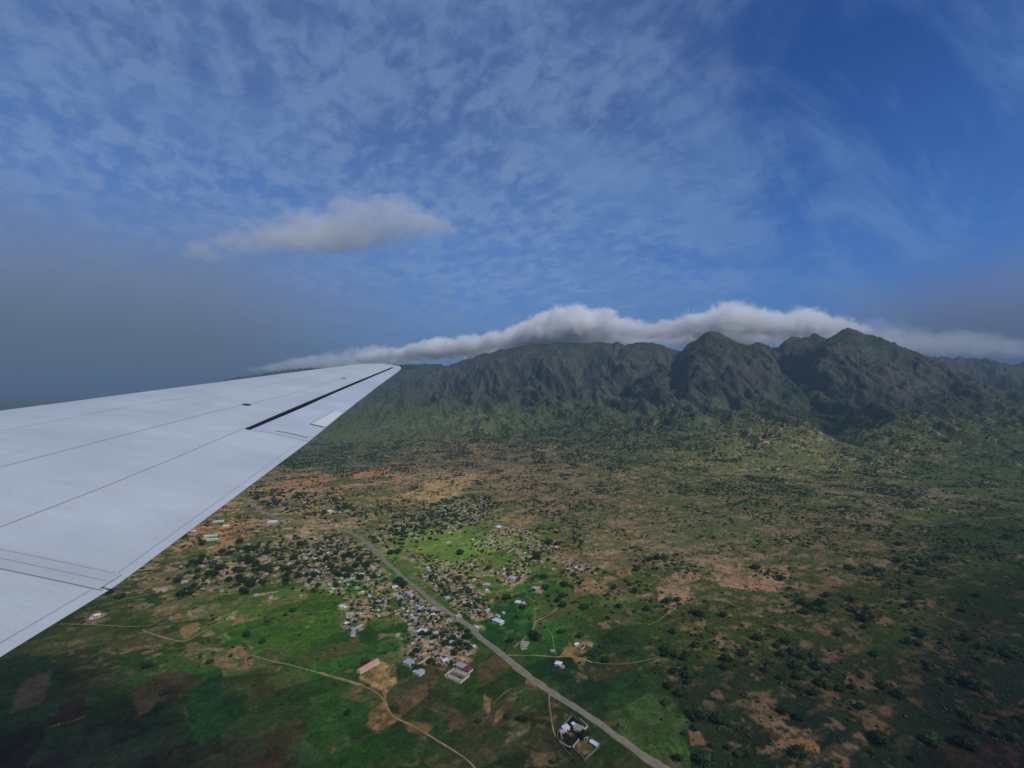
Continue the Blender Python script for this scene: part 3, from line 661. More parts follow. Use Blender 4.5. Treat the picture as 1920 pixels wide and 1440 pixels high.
def gable_mesh(name, w, d, h, rise, m, ov=.5, th=.12):
    W, D = w/2 + ov, d/2 + ov; k = rise / (d/2); zl = h - k * ov
    n = 12; V, Fc = [], []
    for s in (-1, 1):                                           # corrugated sheets: two slopes with slightly raised laps
        for i in range(n):
            x0, x1 = -W + 2 * W * i / n, -W + 2 * W * (i + 1) / n; u = .03 * (i % 2)
            b = len(V); V += [(x0, s*D, zl+u), (x1, s*D, zl+u), (x1, 0, h+rise+u), (x0, 0, h+rise+u), (x0, s*D, zl-th), (x1, s*D, zl-th), (x1, 0, h+rise-th), (x0, 0, h+rise-th)]
            q = [[b,b+1,b+2,b+3],[b+7,b+6,b+5,b+4],[b,b+4,b+5,b+1],[b+1,b+5,b+6,b+2],[b+3,b+7,b+4,b]]
            Fc += q if s < 0 else [f[::-1] for f in q]
    return mesh_data(name, V, Fc, [m])
def hip_mesh(name, w, d, h, rise, m, ov=.6, th=.15):
    W, D = w/2 + ov, d/2 + ov; r = max(W - D, .3)
    V = [(-W,-D,h),(W,-D,h),(W,D,h),(-W,D,h),(-r,0,h+rise),(r,0,h+rise),(-W,-D,h-th),(W,-D,h-th),(W,D,h-th),(-W,D,h-th)]
    Fc = [[0,1,5,4],[1,2,5],[2,3,4,5],[3,0,4],[6,7,1,0],[7,8,2,1],[8,9,3,2],[9,6,0,3],[9,8,7,6]]
    return mesh_data(name, V, Fc, [m])
def mono_mesh(name, w, d, h, rise, m, ov=.4, th=.12):
    W, D = w/2 + ov, d/2 + ov; V, Fc = [], []; n = 8
    for i in range(n):
        x0, x1 = -W + 2*W*i/n, -W + 2*W*(i+1)/n; u = .03 * (i % 2)
        b = len(V); V += [(x0,-D,h+.05+u),(x1,-D,h+.05+u),(x1,D,h+rise+u),(x0,D,h+rise+u),(x0,-D,h+.05-th),(x1,-D,h+.05-th),(x1,D,h+rise-th),(x0,D,h+rise-th)]
        Fc += [[b,b+1,b+2,b+3],[b+7,b+6,b+5,b+4],[b,b+4,b+5,b+1],[b+1,b+5,b+6,b+2],[b+2,b+6,b+7,b+3],[b+3,b+7,b+4,b]]
    return mesh_data(name, V, Fc, [m])
def cone_mesh(name, r, h0, rise, m, seed=0):
    rr = np.random.default_rng(seed); n = 14; V, Fc = [], []
    for k, (f, zf) in enumerate(((1.0, 0), (.72, .34), (.4, .68), (.1, .96))):
        for i in range(n):
            a = 2*math.pi*i/n; q = r * f * (1 + rr.uniform(-.05, .05)); V.append((q*math.cos(a), q*math.sin(a), h0 + rise*zf - (rr.uniform(0, .18) if k == 0 else 0)))
    V.append((0, 0, h0 + rise))
    for k in range(3):
        for i in range(n): j = (i+1) % n; Fc.append([k*n+i, k*n+j, (k+1)*n+j, (k+1)*n+i])
    for i in range(n): Fc.append([3*n+i, 3*n+(i+1) % n, 4*n])
    Fc.append([n-1-i for i in range(n)])
    return mesh_data(name, V, Fc, [m])
def drum_mesh(name, r, h, m):
    n = 14; V, Fc, mi = [], [], []
    for z in (-1.2, h):
        for i in range(n): a = 2*math.pi*i/n; V.append((r*math.cos(a), r*math.sin(a), z))
    for i in range(n): j = (i+1) % n; Fc.append([i, j, n+j, n+i]); mi.append(0)
    b = len(V); V += [(-.4,-r*1.02,0),(.4,-r*1.02,0),(.4,-r*1.02,1.6),(-.4,-r*1.02,1.6)]; Fc.append([b,b+1,b+2,b+3]); mi.append(1)
    return mesh_data(name, V, Fc, [m, M['dark']], mi)

KIT = {}
for i, (w, d) in enumerate(((9, 6), (11, 6.5), (7, 5.5))):
    KIT['gable%d' % i] = (wall_mesh('wall', w, d, 2.7, M['plaster' if i != 2 else 'mudwall'], 1.25), gable_mesh('roof', w, d, 2.7, 1.3, M['tin']))
KIT['gable3'] = (wall_mesh('wall', 8, 5.5, 2.6, M['mudwall'], 1.15), gable_mesh('roof', 8, 5.5, 2.6, 1.2, M['tin_pale']))
KIT['gable4'] = (wall_mesh('wall', 8, 6, 2.5, M['mudwall'], 1.1), gable_mesh('roof', 8, 6, 2.5, 1.15, M['tin_rust']))
KIT['hip0'] = (wall_mesh('wall', 10, 9, 2.9, M['plaster']), hip_mesh('roof', 10, 9, 2.9, 2.6, M['tin']))
KIT['mono0'] = (wall_mesh('wall', 6, 4.5, 2.4, M['mudwall']), mono_mesh('roof', 6, 4.5, 2.45, .7, M['tin']))
KIT['mono1'] = (wall_mesh('wall', 5, 4, 2.3, M['mudwall']), mono_mesh('roof', 5, 4, 2.35, .5, M['tin_pale']))
KIT['hut0'] = (drum_mesh('wall', 2.3, 2.0, M['mudwall']), cone_mesh('roof', 3.1, 1.85, 2.5, M['thatch'], 1))
KIT['hut1'] = (drum_mesh('wall', 1.9, 1.9, M['mudwall']), cone_mesh('roof', 2.6, 1.75, 2.2, M['thatch'], 2))
KIT['mud0'] = (wall_mesh('wall', 6, 4.2, 2.3, M['mudwall'], .9), gable_mesh('roof', 6, 4.2, 2.3, .95, M['thatch'], .45, .25))

def build_house(kind, x, y, rz, s, name, label, cat, group=None):
    wm, rm = KIT[kind]
    r = empty(name, (x, y, hz(x, y)), rz); r.scale = (s, s, s)
    w = bpy.data.objects.new('wall', wm); link(w, r); q = bpy.data.objects.new('roof', rm); link(q, r)
    return tag(r, label, cat, group)

LOOK = {'gable0': ('metal_roofed_house', 'grey metal roofed house'), 'gable1': ('metal_roofed_house', 'long grey metal roofed house'), 'gable2': ('metal_roofed_house', 'grey metal roofed house'),
        'gable3': ('white_roofed_house', 'white roofed house'), 'gable4': ('rusty_roofed_house', 'dull brown grey roofed house'), 'hip0': ('hip_roofed_house', 'grey hip roofed house'),
        'mono0': ('flat_roofed_house', 'small flat grey roofed house'), 'mono1': ('flat_roofed_house', 'tiny flat white roofed house'),
        'hut0': ('round_hut', 'round brown thatched hut'), 'hut1': ('round_hut', 'small round brown thatched hut'), 'mud0': ('mud_house', 'oblong brown mud house')}
SCATTERED_THINGS = []
rh = np.random.default_rng(55)
ZP = {k: v[4] for k, v in ZONES.items()}; ZP['lone'] = 'standing clear of its neighbours on open ground around the village'
for (x, y, k, zn) in houses:
    al = math.radians(rh.choice([36, 126, 30, 120, 45]) + rh.normal(0, 9))
    if k == 'metal':
        kd = rh.choice(['gable0','gable1','gable2','gable3','gable4','hip0','mono0','mono1'], p=[.17,.08,.16,.17,.14,.06,.12,.10]); sc_ = rh.uniform(.50, .80) * (1.25 if zn == 'lone' else 1)
    else:
        kd = rh.choice(['hut0','hut1','mud0'], p=[.30,.25,.45]); sc_ = rh.uniform(.75, 1.1)
    r_ = build_house(kd, x, y, al, sc_, LOOK[kd][0], None, 'hut' if kd.startswith('hut') else 'house', LOOK[kd][0].replace('_', ' ') + 's of the village')
    SCATTERED_THINGS.append((r_, x, y, LOOK[kd][1]))

CW = []
rc = np.random.default_rng(77)
for ci_ in range(4):                       # mud enclosures between the houses, open at the gate
    w_, d_ = ((11, 9), (9, 8), (14, 10), (8, 6))[ci_]; V, Fc = [], []; hh = 1.7; T_ = .4
    box(V, Fc, -w_/2, w_/2, d_/2 - T_, d_/2, -1, hh); box(V, Fc, -w_/2, -w_/2 + T_, -d_/2, d_/2 - T_ - .003, -1, hh + .05); box(V, Fc, w_/2 - T_, w_/2, -d_/2, d_/2 - T_ - .003, -1, hh - .05)
    box(V, Fc, -w_/2 + T_ + .003, -w_*.12, -d_/2, -d_/2 + T_, -1, hh)
    if ci_ % 2 == 0: box(V, Fc, w_*.12, w_*.12 + T_, -d_/2 + .01, d_/2 - T_ - .003, -1, hh - .2); box(V, Fc, w_*.12 + T_ + .003, w_/2 - T_ - .003, -d_/2, -d_/2 + T_, -1, hh)
    CW.append(mesh_data('mud_enclosure', V, Fc, [M['mudwall']]))
cand = [h for h in houses if h[3] in ('near', 'verge', 'middle', 'centre', 'plots', 'lower', 'east', 'link', 'fringe') and h[2] == 'mud']
rc.shuffle(cand)
for h in cand[:110]:
    a = rc.uniform(0, 6.28); x, y = float(h[0]) + 7.5*math.cos(a), float(h[1]) + 7.5*math.sin(a)
    if road_dist(x, y) < 15: continue
    o = bpy.data.objects.new('mud_enclosure', CW[rc.integers(4)]); o.location = (x, y, hz(x, y)); o.rotation_euler = (0, 0, rc.uniform(0, 6.28)); link(o)
    tag(o, None, 'wall', 'mud enclosures of the village'); SCATTERED_THINGS.append((o, x, y, 'roofless tan mud enclosure')); add_yard(x, y, 8, .9)

def seg_frame(a, b):
    (x0, y0), (x1, y1) = a, b; return (x0+x1)/2, (y0+y1)/2, math.atan2(y1-y0, x1-x0), math.hypot(x1-x0, y1-y0)
def special(name, label, cat, px, py, w, d, rz, roof, rm, wm, h=3.0, rise=2.0):
    x, y = g(px, py); r = empty(name, (x, y, hz(x, y)), math.radians(rz)); tag(r, label, cat)
    link(bpy.data.objects.new('wall', wall_mesh('wall', w, d, h, wm, 0 if roof == 'hip' else (rise if roof == 'gable' else 0))), r)
    fn = {'hip': hip_mesh, 'gable': gable_mesh, 'mono': mono_mesh}[roof]
    link(bpy.data.objects.new('roof', fn('roof', w, d, h, rise, rm)), r); return r
# direction of the paved road near the village, for houses set square to it
sch = seg_frame(g(673, 1262), g(706, 1243))
special('school_building', 'long school building with a faded pink roof on bare ground', 'school', 690, 1252, sch[3] + 2, 8, math.degrees(sch[2]), 'gable', M['pink'], M['cream'], 3.2, 2.0)
special('hall_building', 'long building with a bright white roof in a green field', 'hall', 934, 1168, 17, 9, -38, 'hip', M['tin_pale'], M['plaster'], 4.2, 2.0)
special('annex_building', 'narrow grey roofed annex directly behind the white roofed hall', 'building', 933, 1157, 8, 4.5, -38, 'mono', M['tin'], M['plaster'], 2.6, .6)
special('garden_shed', 'tiny white roofed shed in the field beyond the white hall', 'shed', 944, 1151, 3.6, 3.2, -38, 'mono', M['tin_pale'], M['plaster'], 2.2, .4)
special('villa', 'large house with a shiny pyramid roof beside a bare yard, largest above the white hall', 'house', 960, 1086, 13, 12, -30, 'hip', M['tin'], M['mudwall'], 3.2, 3.6)
special('villa', 'square house with a grey hip roof left of the large pyramid roof', 'house', 912, 1098, 12, 10, -15, 'hip', M['tin'], M['mudwall'], 3.0, 2.8)
special('villa', 'square house with a pale hip roof close to the far edge of the road', 'house', 839, 1123, 9, 8.5, 20, 'hip', M['tin'], M['mudwall'], 2.8, 2.6)
special('farmhouse', 'hip roofed house joined to a pinkish yard at the field edge', 'house', 1003, 1105, 9, 7, -20, 'hip', M['tin'], M['mudwall'], 3, 2)
special('farmhouse', 'brown roofed outbuilding beside the pinkish yard at the field edge', 'house', 1016, 1106, 7, 4.5, -35, 'gable', M['tin_rust'], M['mudwall'], 2.8, 1.2)
special('farmhouse', 'pale roofed house alone in the green field right of the white hall', 'house', 971, 1131, 9, 8, -20, 'hip', M['tin_pale'], M['mudwall'], 2.8, 2)
special('farmhouse', 'grey roofed brown outbuilding right behind the pale roofed field house', 'house', 979, 1133, 6, 4.5, -30, 'gable', M['tin_rust'], M['mudwall'], 2.5, 1.2)
special('long_house', 'square building with a flat blue grey roof beside the long boundary wall', 'house', 766, 1245, 12, 9, -32, 'mono', M['tin'], M['plaster'], 3.2, .9)
special('long_house', 'square building with a flat grey roof alone in the brown field', 'house', 785, 1263, 12, 9, -32, 'mono', M['tin'], M['plaster'], 3.0, .9)
special('long_house', 'small flat pale roof at the left of the roofless rooms', 'house', 835, 1241, 8, 5, 48, 'mono', M['tin_pale'], M['plaster'], 2.8, .5)
special('courtyard_house', 'house with weathered pinkish grey roof touching the maroon roof', 'house', 866, 1251, 11, 9, -33, 'gable', M['tin_rust'], M['plaster'], 3.2, 1.6)
special('courtyard_house', 'house with a dark maroon roof beside the roofless block house', 'house', 877, 1258, 10, 9, -33, 'hip', M['maroon'], M['plaster'], 3.2, 2.2)
special('white_house', 'bright white roofed house at the left edge of the walled plots', 'house', 641, 1139, 9, 7, -30, 'hip', M['tin_pale'], M['plaster'], 3, 1.6)
special('white_house', 'largest white roofed house below the road in the near hamlet', 'house', 791, 1186, 12, 10, -20, 'hip', M['tin_pale'], M['plaster'], 3.2, 2)
special('roadside_house', 'grey gable roof right beside the near edge of the road', 'house', 769, 1116, 13, 7, -52, 'gable', M['tin'], M['plaster'], 3, 1.6)
special('roadside_house', 'pale long gable roof near the dark roadside trees', 'house', 742, 1102, 12, 6, 22, 'gable', M['tin_pale'], M['plaster'], 2.8, 1.4)
special('ridge_house', 'tall white pyramid roof at the top of the walled hamlet', 'house', 935, 990, 14, 14, 20, 'hip', M['tin_pale'], M['mudwall'], 3.4, 5)
special('warehouse', 'building with a pale blue white roof left of the road bend', 'warehouse', 511, 980, 24, 16, 10, 'hip', M['tin_pale'], M['plaster'], 4, 2.4)
special('warehouse', 'long building with a cream yellow roof in the far upper village', 'warehouse', 620, 961, 26, 13, -55, 'gable', M['cream'], M['plaster'], 4, 2.6)
special('classroom_block', 'long pale green roof closest to the wing on red soil', 'school', 396, 1006, 28, 7, 17, 'gable', M['greenroof'], M['plaster'], 3.2, 1.6)
special('classroom_block', 'second long pale green roof just below the closest green roof', 'school', 399, 1013, 24, 6, 17, 'gable', M['greenroof'], M['plaster'], 3.2, 1.6)
special('classroom_block', 'far pale green roof beside the red soil patch', 'school', 410, 979, 26, 7, 17, 'gable', M['greenroof'], M['plaster'], 3.2, 1.6)
special('cream_house', 'small cream roofed building on the red soil left of the road', 'house', 424, 988, 12, 8, 17, 'gable', M['cream'], M['plaster'], 3, 1.5)
special('cream_house', 'small square cream house touching the wing edge over red soil', 'house', 364, 997, 9, 8, 17, 'hip', M['cream'], M['plaster'], 3.2, 1.5)
special('field_house', 'lone house with a white gable in the green field near the wing', 'house', 182, 1156, 9, 6, 25, 'gable', M['tin_pale'], M['plaster'], 3, 1.8)
special('field_house', 'brown roofed half of the lone compound near the wing', 'house', 173, 1159, 9, 6, -60, 'gable', M['tin_rust'], M['plaster'], 2.8, 1.4)
special('pale_house', 'pale house with a pinkish roof and dark bushes around it right of the road', 'house', 1047, 1247, 8, 7, -25, 'hip', M['tin_pale'], M['plaster'], 3, 1.8)
special('pale_house', 'weathered house just right of the pale house among bushes', 'house', 1054, 1252, 5, 4.5, -25, 'gable', M['tin_rust'], M['plaster'], 2.4, 1)
special('ruined_house', 'small broken grey house on the tan patch right of the road', 'house', 1036, 1222, 5, 4, -10, 'gable', M['tin_rust'], M['mudwall'], 2.2, .8)
special('compound_house', 'white roofed house inside the upper walled compound at the bottom', 'house', 1061, 1368, 7, 5, 35, 'mono', M['tin_pale'], M['plaster'], 2.8, .6)
special('compound_house', 'tiny pale roofed block in the corner of the upper walled compound', 'house', 1075, 1361, 3.2, 3, 35, 'mono', M['tin_pale'], M['plaster'], 2.4, .4)
special('compound_house', 'brown roofed house at the left wall of the upper walled compound', 'house', 1053, 1374, 5, 4, 35, 'gable', M['tin_rust'], M['mudwall'], 2.4, 1)
special('compound_house', 'white roofed shelter along the right wall of the lower walled compound', 'house', 1114, 1397, 8, 4, -45, 'gable', M['tin_pale'], M['plaster'], 2.6, .9)
special('compound_house', 'small pointed white hut in the top corner of the lower walled compound', 'hut', 1098, 1384, 4, 4, 10, 'hip', M['tin_pale'], M['plaster'], 2.2, 1.8)
special('roadside_hut', 'small brown thatched hut in the grass right of the road', 'hut', 1168, 1362, 7, 4.5, -30, 'gable', M['thatch'], M['mudwall'], 2, 1)

def roomed(name, label, px, py, w, d, rz, nx, ny, h=2.8, court=False):
    """roofless house: outer and inner walls with openings, seen from above"""
    x, y = g(px, py); r = empty(name, (x, y, hz(x, y)), math.radians(rz)); tag(r, label, 'house')
    V, Fc = [], []; T = .35
    xs = np.linspace(-w/2, w/2, nx + 1); ys = np.linspace(-d/2, d/2, ny + 1)
    if court: ys = np.array([-d/2, -d/2 + d*.22, d/2 - d*.26, d/2]); xs = np.array([-w/2] + list(np.linspace(-w/2 + w*.2, w/2 - w*.2, nx - 1)) + [w/2])
    for j, yy in enumerate(ys):
        for i in range(len(xs) - 1):
            a, b = xs[i] + T/2, xs[i+1] - T/2; m_ = (a + b) / 2
            for (p, q, z0, z1) in ((a, m_ - .6, -1, h), (m_ + .6, b, -1, h), (m_ - .6, m_ + .6, 2.1, h)) if (i + j) % 2 else ((a, b, -1, h),):
                if q - p > .1: box(V, Fc, p, q, yy - T/2, yy + T/2, z0, z1)
    for i, xx in enumerate(xs):
        for j in range(len(ys) - 1):
            if court and 0 < i < len(xs) - 1 and j == 1: continue
            box(V, Fc, xx - T/2, xx + T/2, ys[j] + T/2 + .003, ys[j+1] - T/2 - .003, -1, h - .01)
        for yy in ys: box(V, Fc, xx - T/2 + .004, xx + T/2 - .004, yy - T/2, yy + T/2, -1, h + .02)
    link(bpy.data.objects.new('wall', mesh_data('wall', V, Fc, [M['block']])), r)
    V, Fc = [], []; box(V, Fc, -w/2, w/2, -d/2, d/2, -1.4, .14)
    link(bpy.data.objects.new('floor', mesh_data('floor', V, Fc, [M['earth']])), r)
roomed('unfinished_house', 'large roofless block house with rooms around a grassy court', 857, 1269, 25, 18, -33, 6, 3, 3.0, True)
roomed('unfinished_house', 'small roofless house with square rooms left of the maroon roof', 845, 1232, 11, 8, 45, 3, 2)
roomed('unfinished_house', 'small roofless pale house in the near hamlet left of the road', 772, 1181, 9, 8, -25, 2, 2)
roomed('unfinished_house', 'white roofless rooms beside the road among the right fields', 984, 1209, 9, 9, -20, 3, 2)
roomed('unfinished_house', 'scattered low roofless rooms just below the white roofless rooms', 982, 1216, 8, 5, 10, 2, 1, 1.4)
roomed('unfinished_house', 'white roofless rooms inside the upper walled compound', 1085, 1368, 8, 7, -32, 3, 2)
roomed('unfinished_house', 'small dark roofless cell at the far right of the tan patch', 1106, 1211, 5, 4, -30, 1, 2, 2.0)
roomed('unfinished_house', 'brown roofless block at the left of the walled plots', 656, 1153, 12, 10, 25, 2, 2, 2.2)

def wall_line(label, pts, m='block', h=2.0, T=.45):
    P = G(pts); V, Fc = [], []
    r = None
    for (x0, y0), (x1, y1) in zip(P[:-1], P[1:]):
        n = max(1, int(math.hypot(x1-x0, y1-y0) / 8))
        for k in range(n):
            a = (x0 + (x1-x0)*k/n, y0 + (y1-y0)*k/n); b = (x0 + (x1-x0)*(k+1)/n, y0 + (y1-y0)*(k+1)/n)
            L = math.hypot(b[0]-a[0], b[1]-a[1]); tx, ty = (b[0]-a[0])/L, (b[1]-a[1])/L; nx_, ny_ = -ty*T/2, tx*T/2
            za, zb = hz(*a), hz(*b); hh = h + rh.uniform(-.15, .15)
            bI = len(V)
            for (q, z) in ((a, za), (b, zb)):
                V += [(q[0]+nx_, q[1]+ny_, z-1), (q[0]-nx_, q[1]-ny_, z-1), (q[0]-nx_, q[1]-ny_, z+hh), (q[0]+nx_, q[1]+ny_, z+hh)]
            Fc += [[bI,bI+1,bI+5,bI+4],[bI+1,bI+2,bI+6,bI+5],[bI+2,bI+3,bI+7,bI+6],[bI+3,bI,bI+4,bI+7],[bI+3,bI+2,bI+1,bI],[bI+4,bI+5,bI+6,bI+7]]
    o = mesh_np('boundary_wall', V, Fc, M[m]); tag(o, label, 'wall')
M['stone'] = mat('dark_stone', (.15, .135, .11), .95, var=.3, vscale=.6)
wall_line('dark stone wall round the upper compound at the bottom beside the road', [(1071,1421),(1046,1392),(1045,1376),(1055,1362),(1072,1344),(1090,1358),(1101,1366)], 'stone', 2.2)
wall_line('pale stone wall round the lower compound at the bottom beside the road', [(1073,1404),(1096,1427),(1125,1400),(1110,1388),(1100,1382)], 'stone', 2.2)
wall_line('short white wall corner at the road side of the upper compound', [(1087,1351),(1102,1364),(1095,1370)], 'plaster', 2.4)
wall_line('left lower wall of the lower compound meeting at its dark corner', [(1073,1404),(1086,1388)], 'mudwall', 2)
wall_line('long pale wall running from the flat blue roof up to the road side', [(757,1241),(771,1255),(790,1243),(808,1231)], 'block')
wall_line('white wall corner around the green plot left of the near hamlet', [(646,1170),(660,1182),(680,1172)], 'plaster')
wall_line('pale wall rectangle on the bright green rise inside the hamlet', [(937,1028),(952,1037),(966,1028),(950,1021)], 'plaster')
wall_line('long pale wall along the lower edge of the walled hamlet', [(890,1034),(912,1024),(925,1016)], 'plaster')
wall_line('short white wall corner at the left tip of the walled hamlet', [(884,1018),(889,1022),(900,1015)], 'plaster')
wall_line('white wall corner at the edge of the crowded tree filled quarter', [(826,996),(841,1000),(855,993)], 'plaster', 2.4)
wall_line('small dark wall round the ruin at the far right of the tan patch', [(1083,1214),(1090,1220),(1096,1214),(1094,1208)], 'mudwall', 1.8)
wall_line('low wall in front of the large house in the near hamlet', [(793,1170),(806,1180),(808,1192)], 'mudwall', 1.6)

build_terrain()

# ------------------------------------------------------------------ trees and scrub
FOL = [mat('foliage_dark', (.021, .040, .015), .85, var=.35, vscale=.45, obj_rand=.3, spec=.05),
       mat('foliage_olive', (.034, .050, .018), .85, var=.35, vscale=.45, obj_rand=.3, spec=.05)]
M['bark'] = mat('bark', (.11, .085, .06), .95)
M['scrub'] = mat('scrub', (.04, .06, .02), .9, attr=True, spec=0.0)

ico = None
def ico_data():
    bm = bmesh.new(); bmesh.ops.create_icosphere(bm, subdivisions=1, radius=1.0)
    v = np.array([q.co[:] for q in bm.verts]); f = np.array([[q.index for q in p.verts] for p in bm.faces]); bm.free(); return v, f
IV, IF = ico_data()
def clump_template(seed, n_lumps, leaves, flat=.75):
    """crown of unit radius: jittered lumps plus loose leaf sprays, base at z=0"""
    r = np.random.default_rng(seed); V, Fc = [], []; nv = 0
    for k in range(n_lumps):
        a = r.uniform(0, 6.283); q = r.uniform(0, .62) if k else 0; rad_ = r.uniform(.30, .5) if k else .55
        c = np.array([q*math.cos(a), q*math.sin(a), flat * (.55 + r.uniform(-.25, .38) * (1 - q))])
        jit = 1 + r.uniform(-.28, .28, (len(IV), 1))
        V.append(IV * jit * rad_ * np.array([1, 1, flat]) + c); Fc.append(IF + nv); nv += len(IV)
    if leaves:
        d = r.normal(size=(leaves, 3)); d /= np.linalg.norm(d, axis=1)[:, None]; d[:, 2] = np.abs(d[:, 2]) * .9 - .12
        c = d * r.uniform(.72, 1.06, (leaves, 1)) * np.array([1, 1, flat]) + np.array([0, 0, flat * .45])
        e1 = r.normal(size=(leaves, 3)); e1 /= np.linalg.norm(e1, axis=1)[:, None]; e2 = np.cross(e1, r.normal(size=(leaves, 3))); e2 /= np.linalg.norm(e2, axis=1)[:, None]
        s = r.uniform(.07, .16, (leaves, 1))
        tri = np.stack([c - e1*s, c + e1*s*.9, c + e2*s*1.5], 1).reshape(-1, 3)
        V.append(tri); Fc.append(np.arange(leaves*3).reshape(-1, 3) + nv); nv += leaves*3
    return np.concatenate(V), np.concatenate(Fc)
NEAR = [clump_template(s, 9, 260, .8) for s in range(6)]
MIDT = [clump_template(20 + s, 4, 10, .75) for s in range(5)]
FART = [clump_template(40 + s, 1, 5, .9) for s in range(5)]

def trunk_mesh(seed):
    r = np.random.default_rng(seed); V, Fc = [], []
    def limb(p0, p1, r0, r1):
        p0, p1 = np.array(p0, float), np.array(p1, float); d = p1 - p0; d /= np.linalg.norm(d)
        e1 = np.cross(d, [0, 1, .3]); e1 /= np.linalg.norm(e1); e2 = np.cross(d, e1); b = len(V); n = 6
        for p, q in ((p0, r0), (p1, r1)):
            for i in range(n): a = 2*math.pi*i/n; V.append(tuple(p + q*(e1*math.cos(a) + e2*math.sin(a))))
        for i in range(n): j = (i+1) % n; Fc.append([b+i, b+j, b+n+j, b+n+i])
    limb((0, 0, -.25), (.03, .02, .45), .07, .05)
    for k in range(4):
        a = k*1.6 + r.uniform(-.3, .3); limb((.03, .02, .35), (.45*math.cos(a), .45*math.sin(a), .8), .04, .015)
    return mesh_data('trunk', V, Fc, [M['bark']])
CROWN = []
for i, (v, f) in enumerate(NEAR):
    me = bpy.data.meshes.new('crown'); me.from_pydata((v + [0, 0, .25]).tolist(), [], f.tolist()); me.materials.append(FOL[i % 2]); me.update(); CROWN.append(me)
TRUNK = [trunk_mesh(i) for i in range(3)]

plants = []    # x, y, radius, olive tone, group key
def scatter(n, ymin, ymax, umax, seed):
    r = np.random.default_rng(seed)
    y = np.sqrt(r.uniform(ymin**2, ymax**2, n)); x = r.uniform(-umax, umax, n) * y
    return x, y, r
# open scrub of the plain
x, y, r = scatter(240000, 440, 3100, 1.42, 1)
dens = field(x, y)[:, 1]
cl = fbm(x / 70, y / 70, 3, 301, .6)
p = np.clip(dens, 0, 1) * (.10 + .90 * sstep(cl, .30, .66)) * .85
k = r.random(len(x)) < p
x, y = x[k], y[k]; rr_ = (r.gamma(1.7, 1.0, len(x)) + 1.3) * (1 + .35 * sstep(y, 1300, 2600)) * (.75 + .5 * sstep(fbm(x/70, y/70, 3, 301, .6), .5, .7))
for a, b, c in zip(x, y, np.clip(rr_, 1.5, 8.5)): plants.append((a, b, c, r.random(), 'scrub'))
# village trees
VT = [('far', 480, 4.2, 7.4), ('bend', 280, 4, 7), ('top', 230, 4.5, 8.5), ('west', 180, 4, 7.5), ('centre', 110, 2.4, 5.5), ('middle', 40, 2.4, 5), ('east', 12, 3, 5), ('verge', 150, 2.2, 5), ('near', 170, 2.2, 5), ('plots', 50, 2.2, 5), ('lower', 40, 2.2, 4.5), ('link', 60, 2.5, 5.5), ('fringe', 50, 2.4, 5)]
hxy = np.array([(h[0], h[1]) for h in houses])
for vi, (zn, n, r0, r1) in enumerate(VT):
    for (a, b) in zone_points(ZONES[zn][0], n, 6.5 if zn in ('far', 'bend', 'verge', 'near', 'plots', 'lower') else 9, 700 + vi, lambda x, y: road_dist(x, y) > 10):
        dmin = np.min(np.hypot(hxy[:, 0] - a, hxy[:, 1] - b)); q = rh.uniform(r0, r1)
        if dmin < 3.5: continue
        if zn in ('far', 'bend', 'top', 'west'): a, b = a + rh.normal(0, 14), b + rh.normal(0, 22)
        plants.append((a, b, min(q * 1.1, max(3.0, dmin * 1.05)), .12 * rh.random(), 'village'))
EXTRA = [(1003,1038,7),(1010,1042,8),(1018,1035,6),(1030,1020,9),(1044,1000,8),(1048,960,9),(1050,966,8),(1000,1085,4),(1055,1120,6),(1070,1100,5),(1175,1092,6),(1180,1098,6),(1135,1075,6),(1215,1108,5),(1240,1112,5),(1270,1128,6),
    (755,1100,9),(748,1092,8),(762,1096,8),(806,1128,7),(800,1125,7),(812,1132,6),(816,1198,5),(803,1192,5),(785,1172,5),(780,1225,5),(874,1198,6),(877,1187,5),(861,1172,4),(852,1230,5),(296,1328,4.5),(372,1250,3),(468,1236,4),(340,1118,8),
    (225,1122,7),(205,1112,6),(380,1022,8),(1277,1305,6),(1255,1290,5),(1300,1150,6),(1190,1112,6),(1220,1128,5),(1160,1140,6),(1150,1150,5),(1140,1160,5),(1100,1140,5),(1420,1200,6),(1704,1208,7),(1692,1308,8),(1550,1120,6),(1520,1140,6),
    (652,1340,4),(1000,1193,7),(1005,1200,7),(1730,1195,6),(1820,1290,9),(1835,1295,8),(1800,1280,8),(1810,1400,8),(1825,1405,7),(1655,1395,9),(1645,1388,7),(1750,1395,8),(1500,1350,6),(1040,1244,3.5),(1052,1244,3.5),(1057,1250,3),(1046,1240,3.2),(1060,1256,3)]
for (a, b, q) in EXTRA:
    gx, gy = g(a, b); plants.append((gx, gy, q * 1.05, .2, 'edge'))
